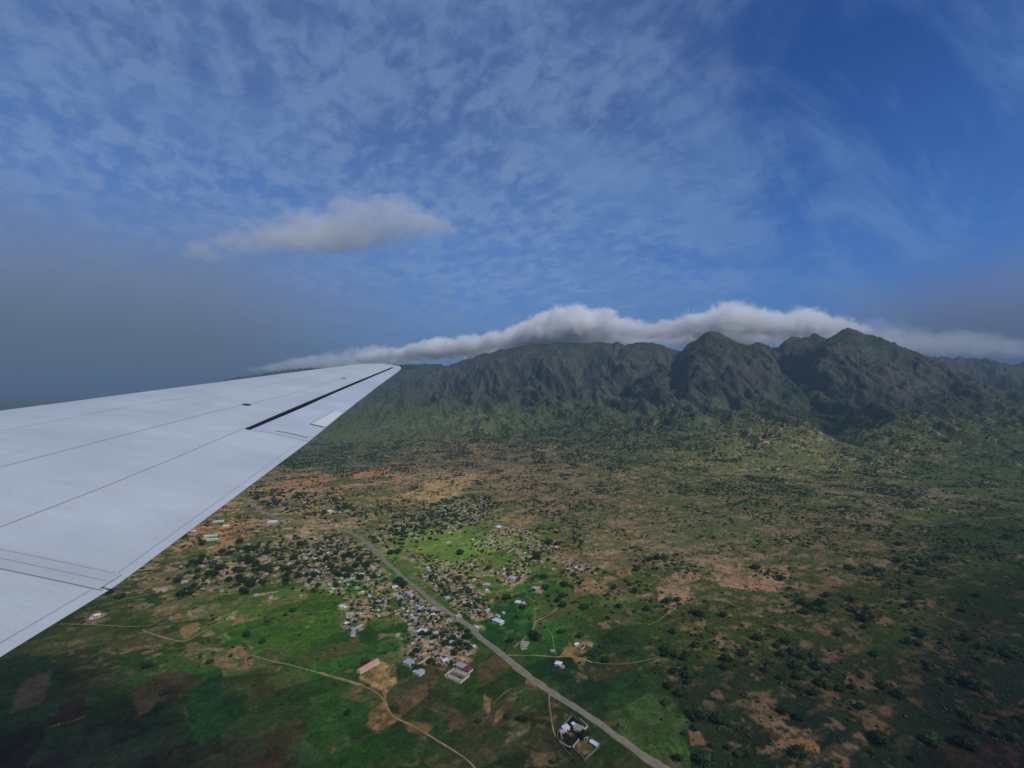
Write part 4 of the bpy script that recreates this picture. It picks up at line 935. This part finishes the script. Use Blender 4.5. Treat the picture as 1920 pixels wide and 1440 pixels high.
# line of trees along the stream bed
for (a, b) in zone_points([(1118,905),(1128,870),(1158,875),(1146,915),(1126,965),(1114,955)], 90, 8, 777): plants.append((a, b, rh.uniform(3.5, 7), .3, 'scrub'))
for (a, b) in zone_points([(1160,870),(1240,860),(1330,885),(1350,920),(1280,925),(1180,905)], 330, 9, 778): plants.append((a, b, rh.uniform(2.5, 5), .6, 'scrub'))
for (a, b) in zone_points([(1360,900),(1450,895),(1530,930),(1480,960),(1400,945)], 160, 10, 779): plants.append((a, b, rh.uniform(3, 6.5), .3, 'scrub'))
for (a, b) in zone_points([(1540,860),(1600,850),(1700,885),(1740,905),(1660,905),(1580,880)], 200, 10, 780): plants.append((a, b, rh.uniform(4, 8), .2, 'scrub'))
plants = [q for q in plants if road_dist(q[0], q[1]) > q[2] + 5]
vis = []
for i, (a, b, q, o_, k) in enumerate(plants):
    px, py = 960 + F * a / b, HOR + F * (H0 - 2) / b
    ok = 0 < px < 1920 and py < 1445
    # what the wing covers is left to the merged scrub
    te = 1232 - .735 * px if px < 740 else 0
    if px < 740 and py < te + 6: ok = False
    vis.append((q / b * (1.0 if ok else 0.0), i))
vis.sort(reverse=True)
top = set(i for s, i in vis[:296])
TL = {'scrub': ('bush', 'dark rounded bush dotted over the brown and green scrubland', 'bush', 'bushes dotted over the scrubland'),
      'village': ('village_tree', 'dense dark green tree standing among the village houses', 'tree', 'dark trees among the village houses'),
      'edge': ('field_tree', 'broad dark tree at the edge of fields or beside the road', 'tree', 'trees at field edges and beside the road')}
zs = height(np.array([p_[0] for p_ in plants]), np.array([p_[1] for p_ in plants]))
for i in sorted(top):
    a, b, q, o_, k = plants[i]; nm, lb, ct, gp = TL[k]
    r_ = empty(nm, (a, b, zs[i]), rh.uniform(0, 6.28)); f = rh.uniform(.8, 1.1); r_.scale = (q, q * rh.uniform(.8, 1.15), q * f)
    ci = rh.integers(3) * 2 + (1 if o_ > .55 else 0)
    link(bpy.data.objects.new('crown', CROWN[ci]), r_); link(bpy.data.objects.new('trunk', TRUNK[i % 3]), r_)
    tag(r_, None, ct, gp)
    sz = 'large' if q > 6.5 else ('small' if q < 4.2 else '')
    SCATTERED_THINGS.append((r_, a, b, (sz + ' ' + ('olive green' if ci % 2 else 'dark green') + ' ' + ('bush' if k == 'scrub' else 'tree')).strip()))
# each gets a label from its look and from the landmark it stands next to, counted outwards
MARKS = [('the pink roofed school', 690, 1252), ('the white roofed hall', 934, 1168), ('the roofless block house', 857, 1269), ('the two walled compounds', 1085, 1385), ('the cream yellow roofed warehouse', 620, 961),
  ('the blue white roofed warehouse', 511, 980), ('the green roofed blocks', 397, 1010), ('the tall pyramid roofed house', 935, 990), ('the large shiny villa', 960, 1086), ('the sharpest road bend', 695, 1025),
  ('the far end of the road', 462, 937), ('the walled green plot', 660, 1178), ('the white roofless rooms', 984, 1209), ('the lone house beside the wing', 180, 1156), ('the red soil strip', 700, 888),
  ('the large bare slope', 1515, 1395), ('the wooded stream bed', 1125, 925), ('the dark thatched roadside hut', 1168, 1362), ('the white wall corner', 841, 1000)]
ORD = ['nearest', 'second', 'third', 'fourth', 'fifth', 'sixth', 'seventh', 'eighth', 'ninth', 'tenth', 'eleventh', 'twelfth', 'thirteenth', 'fourteenth', 'fifteenth', 'sixteenth', 'seventeenth', 'eighteenth', 'nineteenth', 'twentieth']
DIRS = ['right', 'up and right', 'up', 'up and left', 'left', 'down and left', 'down', 'down and right']
buckets = {}
for (o_, x_, y_, lk) in SCATTERED_THINGS:
    qx, qy = 960 + F * x_ / y_, HOR + F * H0 / y_
    mk = min(MARKS, key=lambda m_: (m_[1] - qx) ** 2 + (m_[2] - qy) ** 2); dd_ = math.hypot(mk[1] - qx, mk[2] - qy)
    buckets.setdefault((lk, DIRS[int(round(math.degrees(math.atan2(mk[2] - qy, qx - mk[1])) / 45)) % 8], mk[0]), []).append((dd_, o_))
for (lk, dr, mk), L_ in buckets.items():
    L_.sort(key=lambda q_: q_[0])
    for i, (_d, o_) in enumerate(L_): o_['label'] = '%s %s %s from %s' % (ORD[min(i, 19)], lk, dr, mk)

def merged(name, items, templates, label, base_lo, base_hi, sink=.1):
    """items: x, y, z, radius, tone arrays"""
    x, y, z, q, tone = items; r = np.random.default_rng(len(x)); ti = r.integers(len(templates), size=len(x))
    Vs, Fs, Cs = [], [], []; nv = 0
    for t_, (tv, tf) in enumerate(templates):
        m = ti == t_; n = int(m.sum())
        if not n: continue
        a = r.uniform(0, 6.283, n); ca, sa = np.cos(a), np.sin(a); s = q[m]; hs = s * r.uniform(.75, 1.15, n)
        X = (tv[None, :, 0] * ca[:, None] - tv[None, :, 1] * sa[:, None]) * s[:, None] + x[m][:, None]
        Y = (tv[None, :, 0] * sa[:, None] + tv[None, :, 1] * ca[:, None]) * s[:, None] + y[m][:, None]
        Z = tv[None, :, 2] * hs[:, None] + (z[m] - sink * s)[:, None]
        Vs.append(np.stack([X, Y, Z], 2).reshape(-1, 3)); Fs.append((tf[None] + (np.arange(n) * len(tv))[:, None, None]).reshape(-1, 3) + nv); nv += n * len(tv)
        c = (np.array(base_lo)[None] * (1 - tone[m])[:, None] + np.array(base_hi)[None] * tone[m][:, None]) * r.uniform(.7, 1.3, n)[:, None]
        Cs.append(np.repeat(c, len(tv), 0) * r.uniform(.82, 1.18, (n * len(tv), 1)))
    o = mesh_np(name, np.concatenate(Vs), np.concatenate(Fs), M['scrub'], False, col=np.concatenate(Cs))
    return tag(o, label, None, None, 'stuff')
rest = [i for i in range(len(plants)) if i not in top]
PA = np.array([(plants[i][0], plants[i][1], zs[i], plants[i][2], plants[i][3]) for i in rest])
nearm = PA[:, 1] < 1500
merged('shrubbery', PA[nearm].T, MIDT, 'smaller bushes and trees scattered over the plain', (.019, .037, .014), (.046, .058, .023))
merged('undergrowth', PA[~nearm].T, MIDT, 'far bushes and trees scattered over the plain', (.019, .037, .016), (.044, .056, .025))
# low tufts between the bushes on the rough ground, and the wooded slopes
x, y, r = scatter(230000, 440, 2600, 1.4, 3)
dens = np.clip(field(x, y)[:, 1], 0, 1); k = r.random(len(x)) < dens * .80 * sstep(fbm(x/38, y/38, 3, 311), .34, .6)
x, y = x[k], y[k]
merged('grass_tufts', (x, y, height(x, y), r.uniform(.6, 1.5, len(x)) ** 1.5, r.random(len(x))), FART, 'low tufts and shrubs on the rough ground', (.024, .040, .016), (.058, .066, .030))
x, y, r = scatter(172000, 2300, 6400, 1.4, 2)
z = height(x, y)
k = (r.random(len(x)) < .12 + .75 * sstep(fbm(x/55, y/55, 4, 321, .6), .38, .6)) & ((z > 40) | (r.random(len(x)) < .35))
x, y, z = x[k], y[k], z[k]
merged('woodland', (x, y, z, 3.2 + 7.0 * r.random(len(x)) ** 2.2, r.random(len(x)) ** 2), FART, 'dark woodland speckling the mountain slopes', (.016, .030, .013), (.060, .068, .034), .3)

# ------------------------------------------------------------------ the aeroplane's wing
def np_interp(xs, a, b): return np.interp(xs, a, b)
GAM, DIH = 0.10, 0.183
YL = [0.6, 2.9, 5.88, 8.3, 10.0, 11.8, 12.6, 13.0, 13.25, 13.42, 13.5]
XL = [-7.75, -7.10, -6.25, -5.56, -5.07, -4.54, -4.28, -4.08, -3.88, -3.66, -3.40]
YT = [0.6, 1.4, 2.29, 2.89, 5.98, 7.62, 9.87, 12.4, 12.9, 13.2, 13.38, 13.5]
XT = [-2.52, -2.51, -2.50, -2.44, -2.59, -2.72, -2.87, -3.00, -3.05, -3.12, -3.22, -3.40]
def plane_z(x, y): return H0 - 1.19 + DIH * (y - 2.9) - GAM * (x + 2.46 + .064 * (y - 2.9))
def foil(u): return 5 * (.2969 * np.sqrt(np.maximum(u, 0)) - .126 * u - .3516 * u**2 + .2843 * u**3 - .1036 * u**4)
def wing_pt(y, u, side=1):
    xl, xt = np.interp(y, YL, XL), np.interp(y, YT, XT); c = np.maximum(xt - xl, 0.0); x = xl + u * c
    th = .105 * foil(u) * c * (1 if side > 0 else -.6)
    return np.stack([x, y, plane_z(x, y) + th], -1)
def proj(p): return 960 + F * p[..., 0] / p[..., 1], HOR - F * (p[..., 2] - H0) / p[..., 1]
def wing_solve(px, py):
    """span and chord place of the wing's upper skin seen at a picture place"""
    yy, uu = np.meshgrid(np.linspace(1.0, 13.45, 500), np.linspace(.02, 1, 300), indexing='ij')
    if not hasattr(wing_solve, 'g'): wing_solve.g = proj(wing_pt(yy, uu)) + (yy, uu)
    a, b, Y, U = wing_solve.g; i = np.argmin((a - px)**2 + (b - py)**2)
    return float(Y.flat[i]), float(U.flat[i])
def wnormal(y, u):
    e = 1e-3; du = wing_pt(y, min(u + e, 1.)) - wing_pt(y, u - e); dy = wing_pt(y + e, u) - wing_pt(y - e, u)
    n = np.cross(dy, du); n = n / np.linalg.norm(n); return n if n[2] > 0 else -n

def wing_material(name, colr, rough, rivets=True):
    m = bpy.data.materials.new(name); m.use_nodes = True
    t = NT(m.node_tree); b = t.n('ShaderNodeBsdfPrincipled'); o = t.n('ShaderNodeOutputMaterial'); t.l(b.outputs[0], o.inputs[0])
    pos = t.n('ShaderNodeNewGeometry').outputs['Position']
    sc = t.n('ShaderNodeVectorMath', operation='MULTIPLY'); t.l(pos, sc.inputs[0]); sc.inputs[1].default_value = (.35, 2.6, 1)
    n1 = t.noise(sc.outputs[0], 1.6, 5, .6, .3); n2 = t.noise(pos, 1.1, 4, .6); n3 = t.noise(pos, 70, 2, .6)
    k = t.m('MULTIPLY', t.ss(n1, .3, .7, .965, 1.03), t.m('MULTIPLY', t.ss(n2, .3, .7, .94, 1.05), t.ss(n3, .3, .7, .96, 1.04)))
    t.l(t.mix(1.0, tuple(colr), t.comb(k, k, k), 'MULTIPLY'), b.inputs['Base Color'])
    t.l(t.ss(n2, .3, .7, rough - .06, rough + .08), b.inputs['Roughness']); b.inputs['Metallic'].default_value = .15
    bp = t.n('ShaderNodeBump'); bp.inputs['Strength'].default_value = .25; bp.inputs['Distance'].default_value = .02
    h = t.m('ADD', t.m('MULTIPLY', n1, 1.0), t.m('MULTIPLY', n3, .04)); t.l(h, bp.inputs['Height']); t.l(bp.outputs[0], b.inputs['Normal'])
    return m
M['skin'] = wing_material('painted_wing_skin', (.475, .515, .515), .42)
M['aileron'] = wing_material('painted_aileron', (.465, .51, .54), .40)
M['tab'] = wing_material('pale_tab', (.60, .61, .58), .5)
M['seam'] = mat('seam', (.30, .31, .33), .7)
M['gap'] = mat('gap', (.012, .011, .011), .9)
M['cap'] = mat('cap', (.06, .06, .065), .5, .5)
M['cover'] = wing_material('joint_cover', (.44, .475, .475), .45)

wing = empty('aeroplane_wing', (-5.0, 0.7, H0 - 1.6))
tag(wing, 'white painted aeroplane wing with a rounded tip and dark aileron slot', 'wing')
WOFF = np.array([-5.0, 0.7, H0 - 1.6])
HPX = [(0,989),(208,907),(358,846),(456,804),(500,786),(560,762),(620,736),(680,711),(735,688.5)]
HS = sorted(wing_solve(*p) for p in HPX); HY = [h[0] for h in HS]; HU = [h[1] for h in HS]
def hinge(y): return np.interp(y, [0.6] + HY + [13.5], [HU[0]] + HU + [HU[-1]])
YA0 = wing_solve(460, 804)[0]; YA1 = wing_solve(735, 689)[0]
YJ = 2.86                                                   # the outer panel starts here
def patch(y0, y1, ua, ub, ny, nu, side, both=False, lift=0.0):
    ys = np.linspace(y0, y1, ny); V = []
    for yv in ys:
        a, b = ua(yv), ub(yv)
        us = a + (b - a) * (np.linspace(0, 1, nu) ** (1.8 if a == 0 else 1)); p = wing_pt(np.full(nu, yv), us, side); p[:, 2] += lift; V.append(p)
    V = np.concatenate(V); Fc = [[i*nu+k, (i+1)*nu+k, (i+1)*nu+k+1, i*nu+k+1] for i in range(ny-1) for k in range(nu-1)]
    if side > 0: Fc = [f[::-1] for f in Fc]
    return V, Fc
def joinp(parts):
    V, Fc, n = [], [], 0
    for v, f in parts: V.append(v); Fc += [[i + n for i in q] for q in f]; n += len(v)
    return np.concatenate(V), Fc
zero = lambda y: 0.0
one = lambda y: 1.0
def strip_on(pts, w, lift=.003, dens=24):
    """thin line lying on the skin through span/chord places"""
    P = []
    for (y0, u0), (y1, u1) in zip(pts[:-1], pts[1:]):
        for k in range(dens): f = k / dens; P.append((y0 + (y1-y0)*f, u0 + (u1-u0)*f))
    P.append(pts[-1]); W3 = np.array([wing_pt(a, b) for a, b in P]); N = np.array([wnormal(a, min(max(b, .004), .996)) for a, b in P])
    T = np.gradient(W3, axis=0); T /= np.linalg.norm(T, axis=1)[:, None]; S = np.cross(T, N)
    w = np.asarray(w) if np.ndim(w) else np.full(len(P), w)
    L = W3 + N*lift - S*w[:, None]/2; R = W3 + N*lift + S*w[:, None]/2; V = np.stack([L, R], 1).reshape(-1, 3)
    return V, [[2*i, 2*i+1, 2*i+3, 2*i+2] for i in range(len(P)-1)]
def wpart(name, parts, mats, midx=None, parent=None, smooth=True, off=None):
    V, Fc = joinp(parts)
    o = mesh_np(name, V - WOFF, Fc, mats, smooth, parent=parent or wing, midx=midx); return o
# outer panel skin, cut out for the aileron
gap = .045
def hu_gap(y): return hinge(y) + gap / max(float(np.interp(y, YT, XT) - np.interp(y, YL, XL)), .4)
skin = [patch(YJ, 13.5, zero, hinge, 150, 34, 1), patch(YJ, YA0 - .012, hinge, one, 50, 14, 1), patch(YA1 + .01, 13.5, hinge, one, 20, 12, 1), patch(YJ, 13.5, zero, one, 120, 30, -1)]
ns = sum(len(s_[1]) for s_ in skin)
def S(*pp): return [wing_solve(*p) for p in pp]
seams = [strip_on(S((2,807),(250,761),(433,732)), .005), strip_on(S((2,875),(212,820),(396,772.5),(542,740),(642,709)), .007), strip_on(S((2,987),(208,907),(358,846),(455,804.5)), .009),
         strip_on(S((462,805),(510,811.5),(579,828)), .008), strip_on([(2.95, .984), (4.4, .982), (YA0 - .05, .978)], .004, dens=60), strip_on(S((433,732),(560,712),(660,690)), .005)]
nse = sum(len(s_[1]) for s_ in seams)
wpart('outer_panel', skin + seams, [M['skin'], M['seam']], [0]*ns + [1]*nse)
cs = [patch(0.6, YJ - .015, zero, one, 24, 40, 1), patch(0.6, YJ - .015, zero, one, 24, 30, -1)]
capv = np.concatenate([wing_pt(np.full(40, .6), np.linspace(0, 1, 40), 1), wing_pt(np.full(40, .6), np.linspace(0, 1, 40), -1)])
cs.append((capv, [[i, i+1, 41+i, 40+i] for i in range(39)]))
cse = [strip_on([(0.7, .982), (YJ - .04, .983)], .004, dens=60), strip_on([(0.7, .86), (YJ - .04, .86)], .003, dens=60)]
wpart('centre_section', cs + cse, [M['skin'], M['seam']], [0]*sum(len(c[1]) for c in cs) + [1]*sum(len(c[1]) for c in cse))
# rivet rows
def rivets(name, rows, parent):
    V, Fc = [], []
    for (y0, u0), (y1, u1), n in rows:
        for k in range(n):
            f = k / (n - 1); yv, uv = y0 + (y1-y0)*f, u0 + (u1-u0)*f; p = wing_pt(yv, uv); nn = wnormal(yv, min(uv, .99)); q = .0042; b = len(V)
            e1 = np.cross(nn, [0, 1, 0]); e1 /= np.linalg.norm(e1); e2 = np.cross(nn, e1)
            for i in range(5): a = i*2*math.pi/5; V.append(p + nn*.0012 + q*(e1*math.cos(a) + e2*math.sin(a)))
            V.append(p + nn*.0028); Fc += [[b+i, b+(i+1) % 5, b+5] for i in range(5)]
    return mesh_np(name, np.array(V) - WOFF, Fc, M['rivet'], False, parent=wing)
M['rivet'] = mat('rivet', (.40, .43, .44), .6)
rows = [((yv, .45), (yv, .985), 70) for yv in (1.55, 1.85, 2.15, 2.45, 2.72)] + [((1.3, uv), (2.8, uv), 46) for uv in (.72, .80, .88, .955)]
rows += [((2.95, u_), (9.0, u_ + .004), 130) for u_ in (HU[0] - .012, HU[0] + .03)] + [((yv, .62), (yv, .97), 34) for yv in (3.4, 3.9, 4.5, 5.2)] + [((3.0, .93), (5.9, .93), 70)]
rv = rivets('rivet_rows', rows, wing); rv['kind'] = 'stuff'
# raised cover over the joint, with bolts
jp = [(YJ + .10, .55), (YJ + .10, .985)]; 
cov1 = strip_on([(YJ + .05, .30), (YJ + .05, .99)], .17, .006); cov2 = strip_on([(YJ + .13, .30), (YJ + .13, .98)], .02, .009); cov3 = strip_on([(YJ - .03, .30), (YJ - .03, .995)], .010, .004)
cov4 = strip_on([(YJ + .045, .30), (YJ + .045, .985)], .006, .008)
wpart('joint_cover', [cov1, cov2, cov3, cov4], [M['cover'], M['seam'], M['cover']], [0]*len(cov1[1]) + [2]*len(cov2[1]) + [1]*len(cov3[1]) + [1]*len(cov4[1]))
def disc_on(name, y, u, r, h, m, label=None):
    p = wing_pt(y, u); n = wnormal(y, u); e1 = np.cross(n, [1, 0, 0]); e1 /= np.linalg.norm(e1); e2 = np.cross(n, e1); V, Fc = [], []; k = 16
    for (f, hh) in ((1, -.004), (1, h * .7), (.82, h)):
        for i in range(k): a = 2*math.pi*i/k; V.append(p + r*f*(e1*math.cos(a) + e2*math.sin(a)) + n*hh)
    for q in range(2):
        for i in range(k): j = (i+1) % k; Fc.append([q*k+i, q*k+j, (q+1)*k+j, (q+1)*k+i])
    Fc.append([2*k+i for i in range(k)])
    return mesh_np(name, np.array(V) - WOFF, Fc, m, False, parent=wing)
for p in ((29,1053),(68,1060),(105,1067),(144,1075),(181,1083),(206,1089)):
    yv, uv = wing_solve(*p); disc_on('bolt', yv, uv, .011, .012, M['cover'])
for p, r_ in (((462.5,759), .06), ((644.5,709), .05)):
    yv, uv = wing_solve(*p); disc_on('fuel_cap', yv, uv, r_, .006, M['cap'])
# aileron with its cove
def al0(y): return hu_gap(y) + .006
ai = [patch(YA0, YA1, al0, one, 90, 14, 1, lift=-.004), patch(YA0, YA1, al0, one, 60, 10, -1, lift=.0)]
ribs = []
for f in np.linspace(.03, .97, 26):
    pass
rt = strip_on(S((516,807),(545,812),(577,821)), .03, .006, 10)
wpart('aileron', ai + ribs + [rt], [M['aileron'], M['cover']], [0]*sum(len(c[1]) for c in ai) + [1]*sum(len(c[1]) for c in ribs) + [1]*len(rt[1]))
V = []
for yv in np.linspace(YA0 - .01, YA1, 90):
    a, b = float(hinge(yv)), float(al0(yv)); p0, p1 = wing_pt(yv, a), wing_pt(yv, b); 
    V += [p0 - [0, 0, .001], p0 - [-.004, 0, .045], p1 - [.004, 0, .045], p1 - [0, 0, .004]]
Fc = [[4*i+k, 4*i+k+1, 4*(i+1)+k+1, 4*(i+1)+k] for i in range(89) for k in range(3)]
mesh_np('aileron_slot', np.array(V) - WOFF, Fc, M['gap'], False, parent=wing)
# black strip over the gap: the slot's shade painted in at full width
shade_w = np.interp(np.linspace(0, 1, 25), [0, .12, 1], [.030, .040, .016]); 
mh = lambda y: .5 * (float(hinge(y)) + float(al0(y)))
lip = strip_on([(YA0, mh(YA0)), (YA1, mh(YA1))], np.interp(np.linspace(0, 1, 25), [0, .1, 1], [.055, .066, .048]), .003)
mesh_np('slot_shade', lip[0] - WOFF, lip[1], M['gap'], False, parent=wing)
# trim tab
tb = S((582,795.5),(626,771),(648,774.5),(613,802))
(ty0, tu0), (ty1, tu1) = tb[0], tb[1]
tbm = patch(ty0, ty1, lambda y: tu0 + (tu1 - tu0) * (y - ty0) / (ty1 - ty0), lambda y: .999, 12, 8, 1, lift=.006)
tbe = [strip_on([(ty0, tu0), (ty1, tu1)], .014, .010), strip_on([(ty0, tu0), (ty0, .99)], .010, .010)]
wpart('trim_tab', [tbm] + tbe, [M['tab'], M['seam']], [0]*len(tbm[1]) + [1]*sum(len(c[1]) for c in tbe))
# static wicks at the tip
for (yv, L) in ((13.3, .45), (13.0, .38)):
    p = wing_pt(yv, 1.0) - WOFF; d = np.array([1, .02, -.03]); d /= np.linalg.norm(d); V, Fc = [], []
    for f, q in ((0, .006), (.9, .004), (1, .008)):
        for i in range(6): a = i*math.pi/3; V.append(p + d*L*f + q*np.array([0, math.cos(a), math.sin(a)]))
    Fc = [[k*6+i, k*6+(i+1) % 6, (k+1)*6+(i+1) % 6, (k+1)*6+i] for k in range(2) for i in range(6)]
    mesh_np('static_wick', V, Fc, M['gap'], False, parent=wing)

# ------------------------------------------------------------------ air and clouds
HAZE_TOP = float(TZ.max()) + 10.0
def haze_box():
    V, Fc = [], []; box(V, Fc, -26000, 26000, -9000, 26000, float(TZ.min()) - 1.0, HAZE_TOP)
    m = bpy.data.materials.new('haze'); m.use_nodes = True; t = NT(m.node_tree)
    pv_ = t.n('ShaderNodeVolumePrincipled'); pv_.inputs['Color'].default_value = (.25, .37, .51, 1); pv_.inputs['Density'].default_value = SIGMA; pv_.inputs['Anisotropy'].default_value = 0.0
    o = t.n('ShaderNodeOutputMaterial'); t.l(pv_.outputs[0], o.inputs['Volume'])
    return tag(mesh_np('haze', V, Fc, m), 'thin blue grey haze filling the air over the plain', None, None, 'stuff')
haze_box()

def cloud(name, label, lumps, voxel, band, dens, nscale, thr, colr=(1, 1, 1)):
    """lumps: centre, radii. The lumps are fused and filled with soft vapour"""
    Vs, Fs, n = [], [], 0; bm = bmesh.new(); bmesh.ops.create_icosphere(bm, subdivisions=2, radius=1.0)
    v0 = np.array([q.co[:] for q in bm.verts]); f0 = [[q.index for q in p.verts] for p in bm.faces]; bm.free()
    for (c, r_) in lumps:
        v = v0 * np.array(r_) + np.array(c); v[:, 2] = np.maximum(v[:, 2], HAZE_TOP + 2); Vs.append(v); Fs += [[i + n for i in q] for q in f0]; n += len(v)
    m = bpy.data.materials.new(name); m.use_nodes = True; t = NT(m.node_tree)
    pv_ = t.n('ShaderNodeVolumePrincipled'); pv_.inputs['Color'].default_value = tuple(colr) + (1,); pv_.inputs['Anisotropy'].default_value = 0.0
    pos = t.n('ShaderNodeNewGeometry').outputs['Position']
    at = t.n('ShaderNodeAttribute', attribute_name='density').outputs['Fac']
    nz = t.noise(pos, nscale, 6, .70, .5)
    nz2 = t.noise(pos, nscale * .35, 2, .5)
    e = t.m('ADD', at, t.m('ADD', t.m('MULTIPLY', t.m('SUBTRACT', nz, .5), 2.7), t.m('MULTIPLY', t.m('SUBTRACT', nz2, .5), 1.2)))
    d = t.m('MULTIPLY', t.ss(e, thr, thr + .75), t.ss(at, 0.0, 0.12))
    t.l(t.m('MULTIPLY', d, dens), pv_.inputs['Density']); pv_.inputs['Density Attribute'].default_value = ''
    o = t.n('ShaderNodeOutputMaterial'); t.l(pv_.outputs[0], o.inputs['Volume'])
    ob = mesh_np(name, np.concatenate(Vs), Fs, m)
    rm = ob.modifiers.new('fuse', 'REMESH'); rm.mode = 'VOXEL'; rm.voxel_size = voxel * 1.6
    ng = bpy.data.node_groups.new(name, 'GeometryNodeTree')
    ng.interface.new_socket('Geometry', in_out='INPUT', socket_type='NodeSocketGeometry'); ng.interface.new_socket('Geometry', in_out='OUTPUT', socket_type='NodeSocketGeometry')
    gi, go = ng.nodes.new('NodeGroupInput'), ng.nodes.new('NodeGroupOutput'); mv = ng.nodes.new('GeometryNodeMeshToVolume'); sm = ng.nodes.new('GeometryNodeSetMaterial')
    mv.resolution_mode = 'VOXEL_SIZE' if hasattr(mv, 'resolution_mode') else None
    mv.inputs['Density'].default_value = 1.0; mv.inputs['Voxel Size'].default_value = voxel; mv.inputs['Interior Band Width'].default_value = band
    sm.inputs['Material'].default_value = m
    ng.links.new(gi.outputs[0], mv.inputs['Mesh']); ng.links.new(mv.outputs[0], sm.inputs[0]); ng.links.new(sm.outputs[0], go.inputs[0])
    gm = ob.modifiers.new('vapour', 'NODES'); gm.node_group = ng
    return tag(ob, label, 'cloud', None, 'stuff')

def bank(prof, seed, n, depth, back):
    """prof: px, depth, top row: lumps sitting on the crest under the given skyline"""
    r = np.random.default_rng(seed); P = np.array(prof, float); out = []
    for i in range(n):
        s = i / (n - 1) * (len(P) - 1); k = int(min(s, len(P) - 2)); f = s - k; px, Y, ty = P[k] * (1 - f) + P[k + 1] * f
        for q in range(depth):
            yy = Y + back * (q / max(depth - 1, 1)) + r.uniform(-80, 80); ztop = H0 + (HOR - ty) / F * Y
            ztop = HAZE_TOP + 40 + (ztop - HAZE_TOP) * (r.uniform(.9, 1.12) if q == min(1, depth-1) else r.uniform(.6, 1.0))
            rz = max((ztop - HAZE_TOP) * .62, 105) * r.uniform(.8, 1.2); ry = r.uniform(200, 360); rx = r.uniform(90, 230) * Y / 5000
            out.append((((px - 960) / F * yy + r.uniform(-50, 50), yy, ztop - rz), (rx, ry, rz)))
    return out
cloud('ridge_cloud', 'long white cloud bank lying along the mountain crest', bank([(690,9800,658),(740,9200,650),(800,8400,634),(860,7600,622),(930,6700,615),(985,6100,590),(1040,5600,570),(1075,5500,562),(1130,5400,572),(1175,5300,592),(1215,5200,606),(1260,5000,590),(1320,4900,572),(1370,4850,554),(1420,4900,568),(1470,5000,578),(1520,5100,572),(1560,5200,590),(1600,5300,606)], 5, 190, 4, 1300),
      22, 200, .0170, .0056, .22, (1, 1, 1))
cloud('far_ridge_cloud', 'smaller grey cloud behind the left end of the long cloud bank', bank([(470,13500,692),(520,13300,676),(580,13000,660),(640,12600,646),(700,12400,636),(725,12300,645)], 6, 24, 2, 900), 50, 260, .0032, .0026, .0, (.96, .97, .98))
cloud('thin_peak_cloud', 'thin grey cloud drifting behind the bare pointed peak', bank([(1560,6300,585),(1640,6400,590),(1720,6500,606),(1800,6600,612),(1900,6800,618),(2000,7000,622)], 7, 30, 3, 1500), 50, 330, .0012, .0022, -.05, (.93, .95, .98))
lone = []
rl = np.random.default_rng(9)
for (px, py, rx, rz) in [(375,474,200,60),(825,432,170,90),(420,462,300,70),(470,448,330,110),(520,430,330,150),(565,415,300,190),(600,432,320,170),(640,425,300,180),(690,412,300,200),(735,405,290,200),(780,420,230,150),(560,462,330,120),(640,462,300,110),(700,440,280,140)]:
    Yc = 4600; lone.append((((px - 960) / F * Yc, Yc + rl.uniform(-150, 150), H0 + (HOR - py) / F * Yc), (rx * 1.25, 330, rz * 1.12)))
cloud('lone_cloud', 'single soft grey cloud floating alone above the wing', lone, 30, 230, .0036, .0050, -.02, (.90, .91, .93))
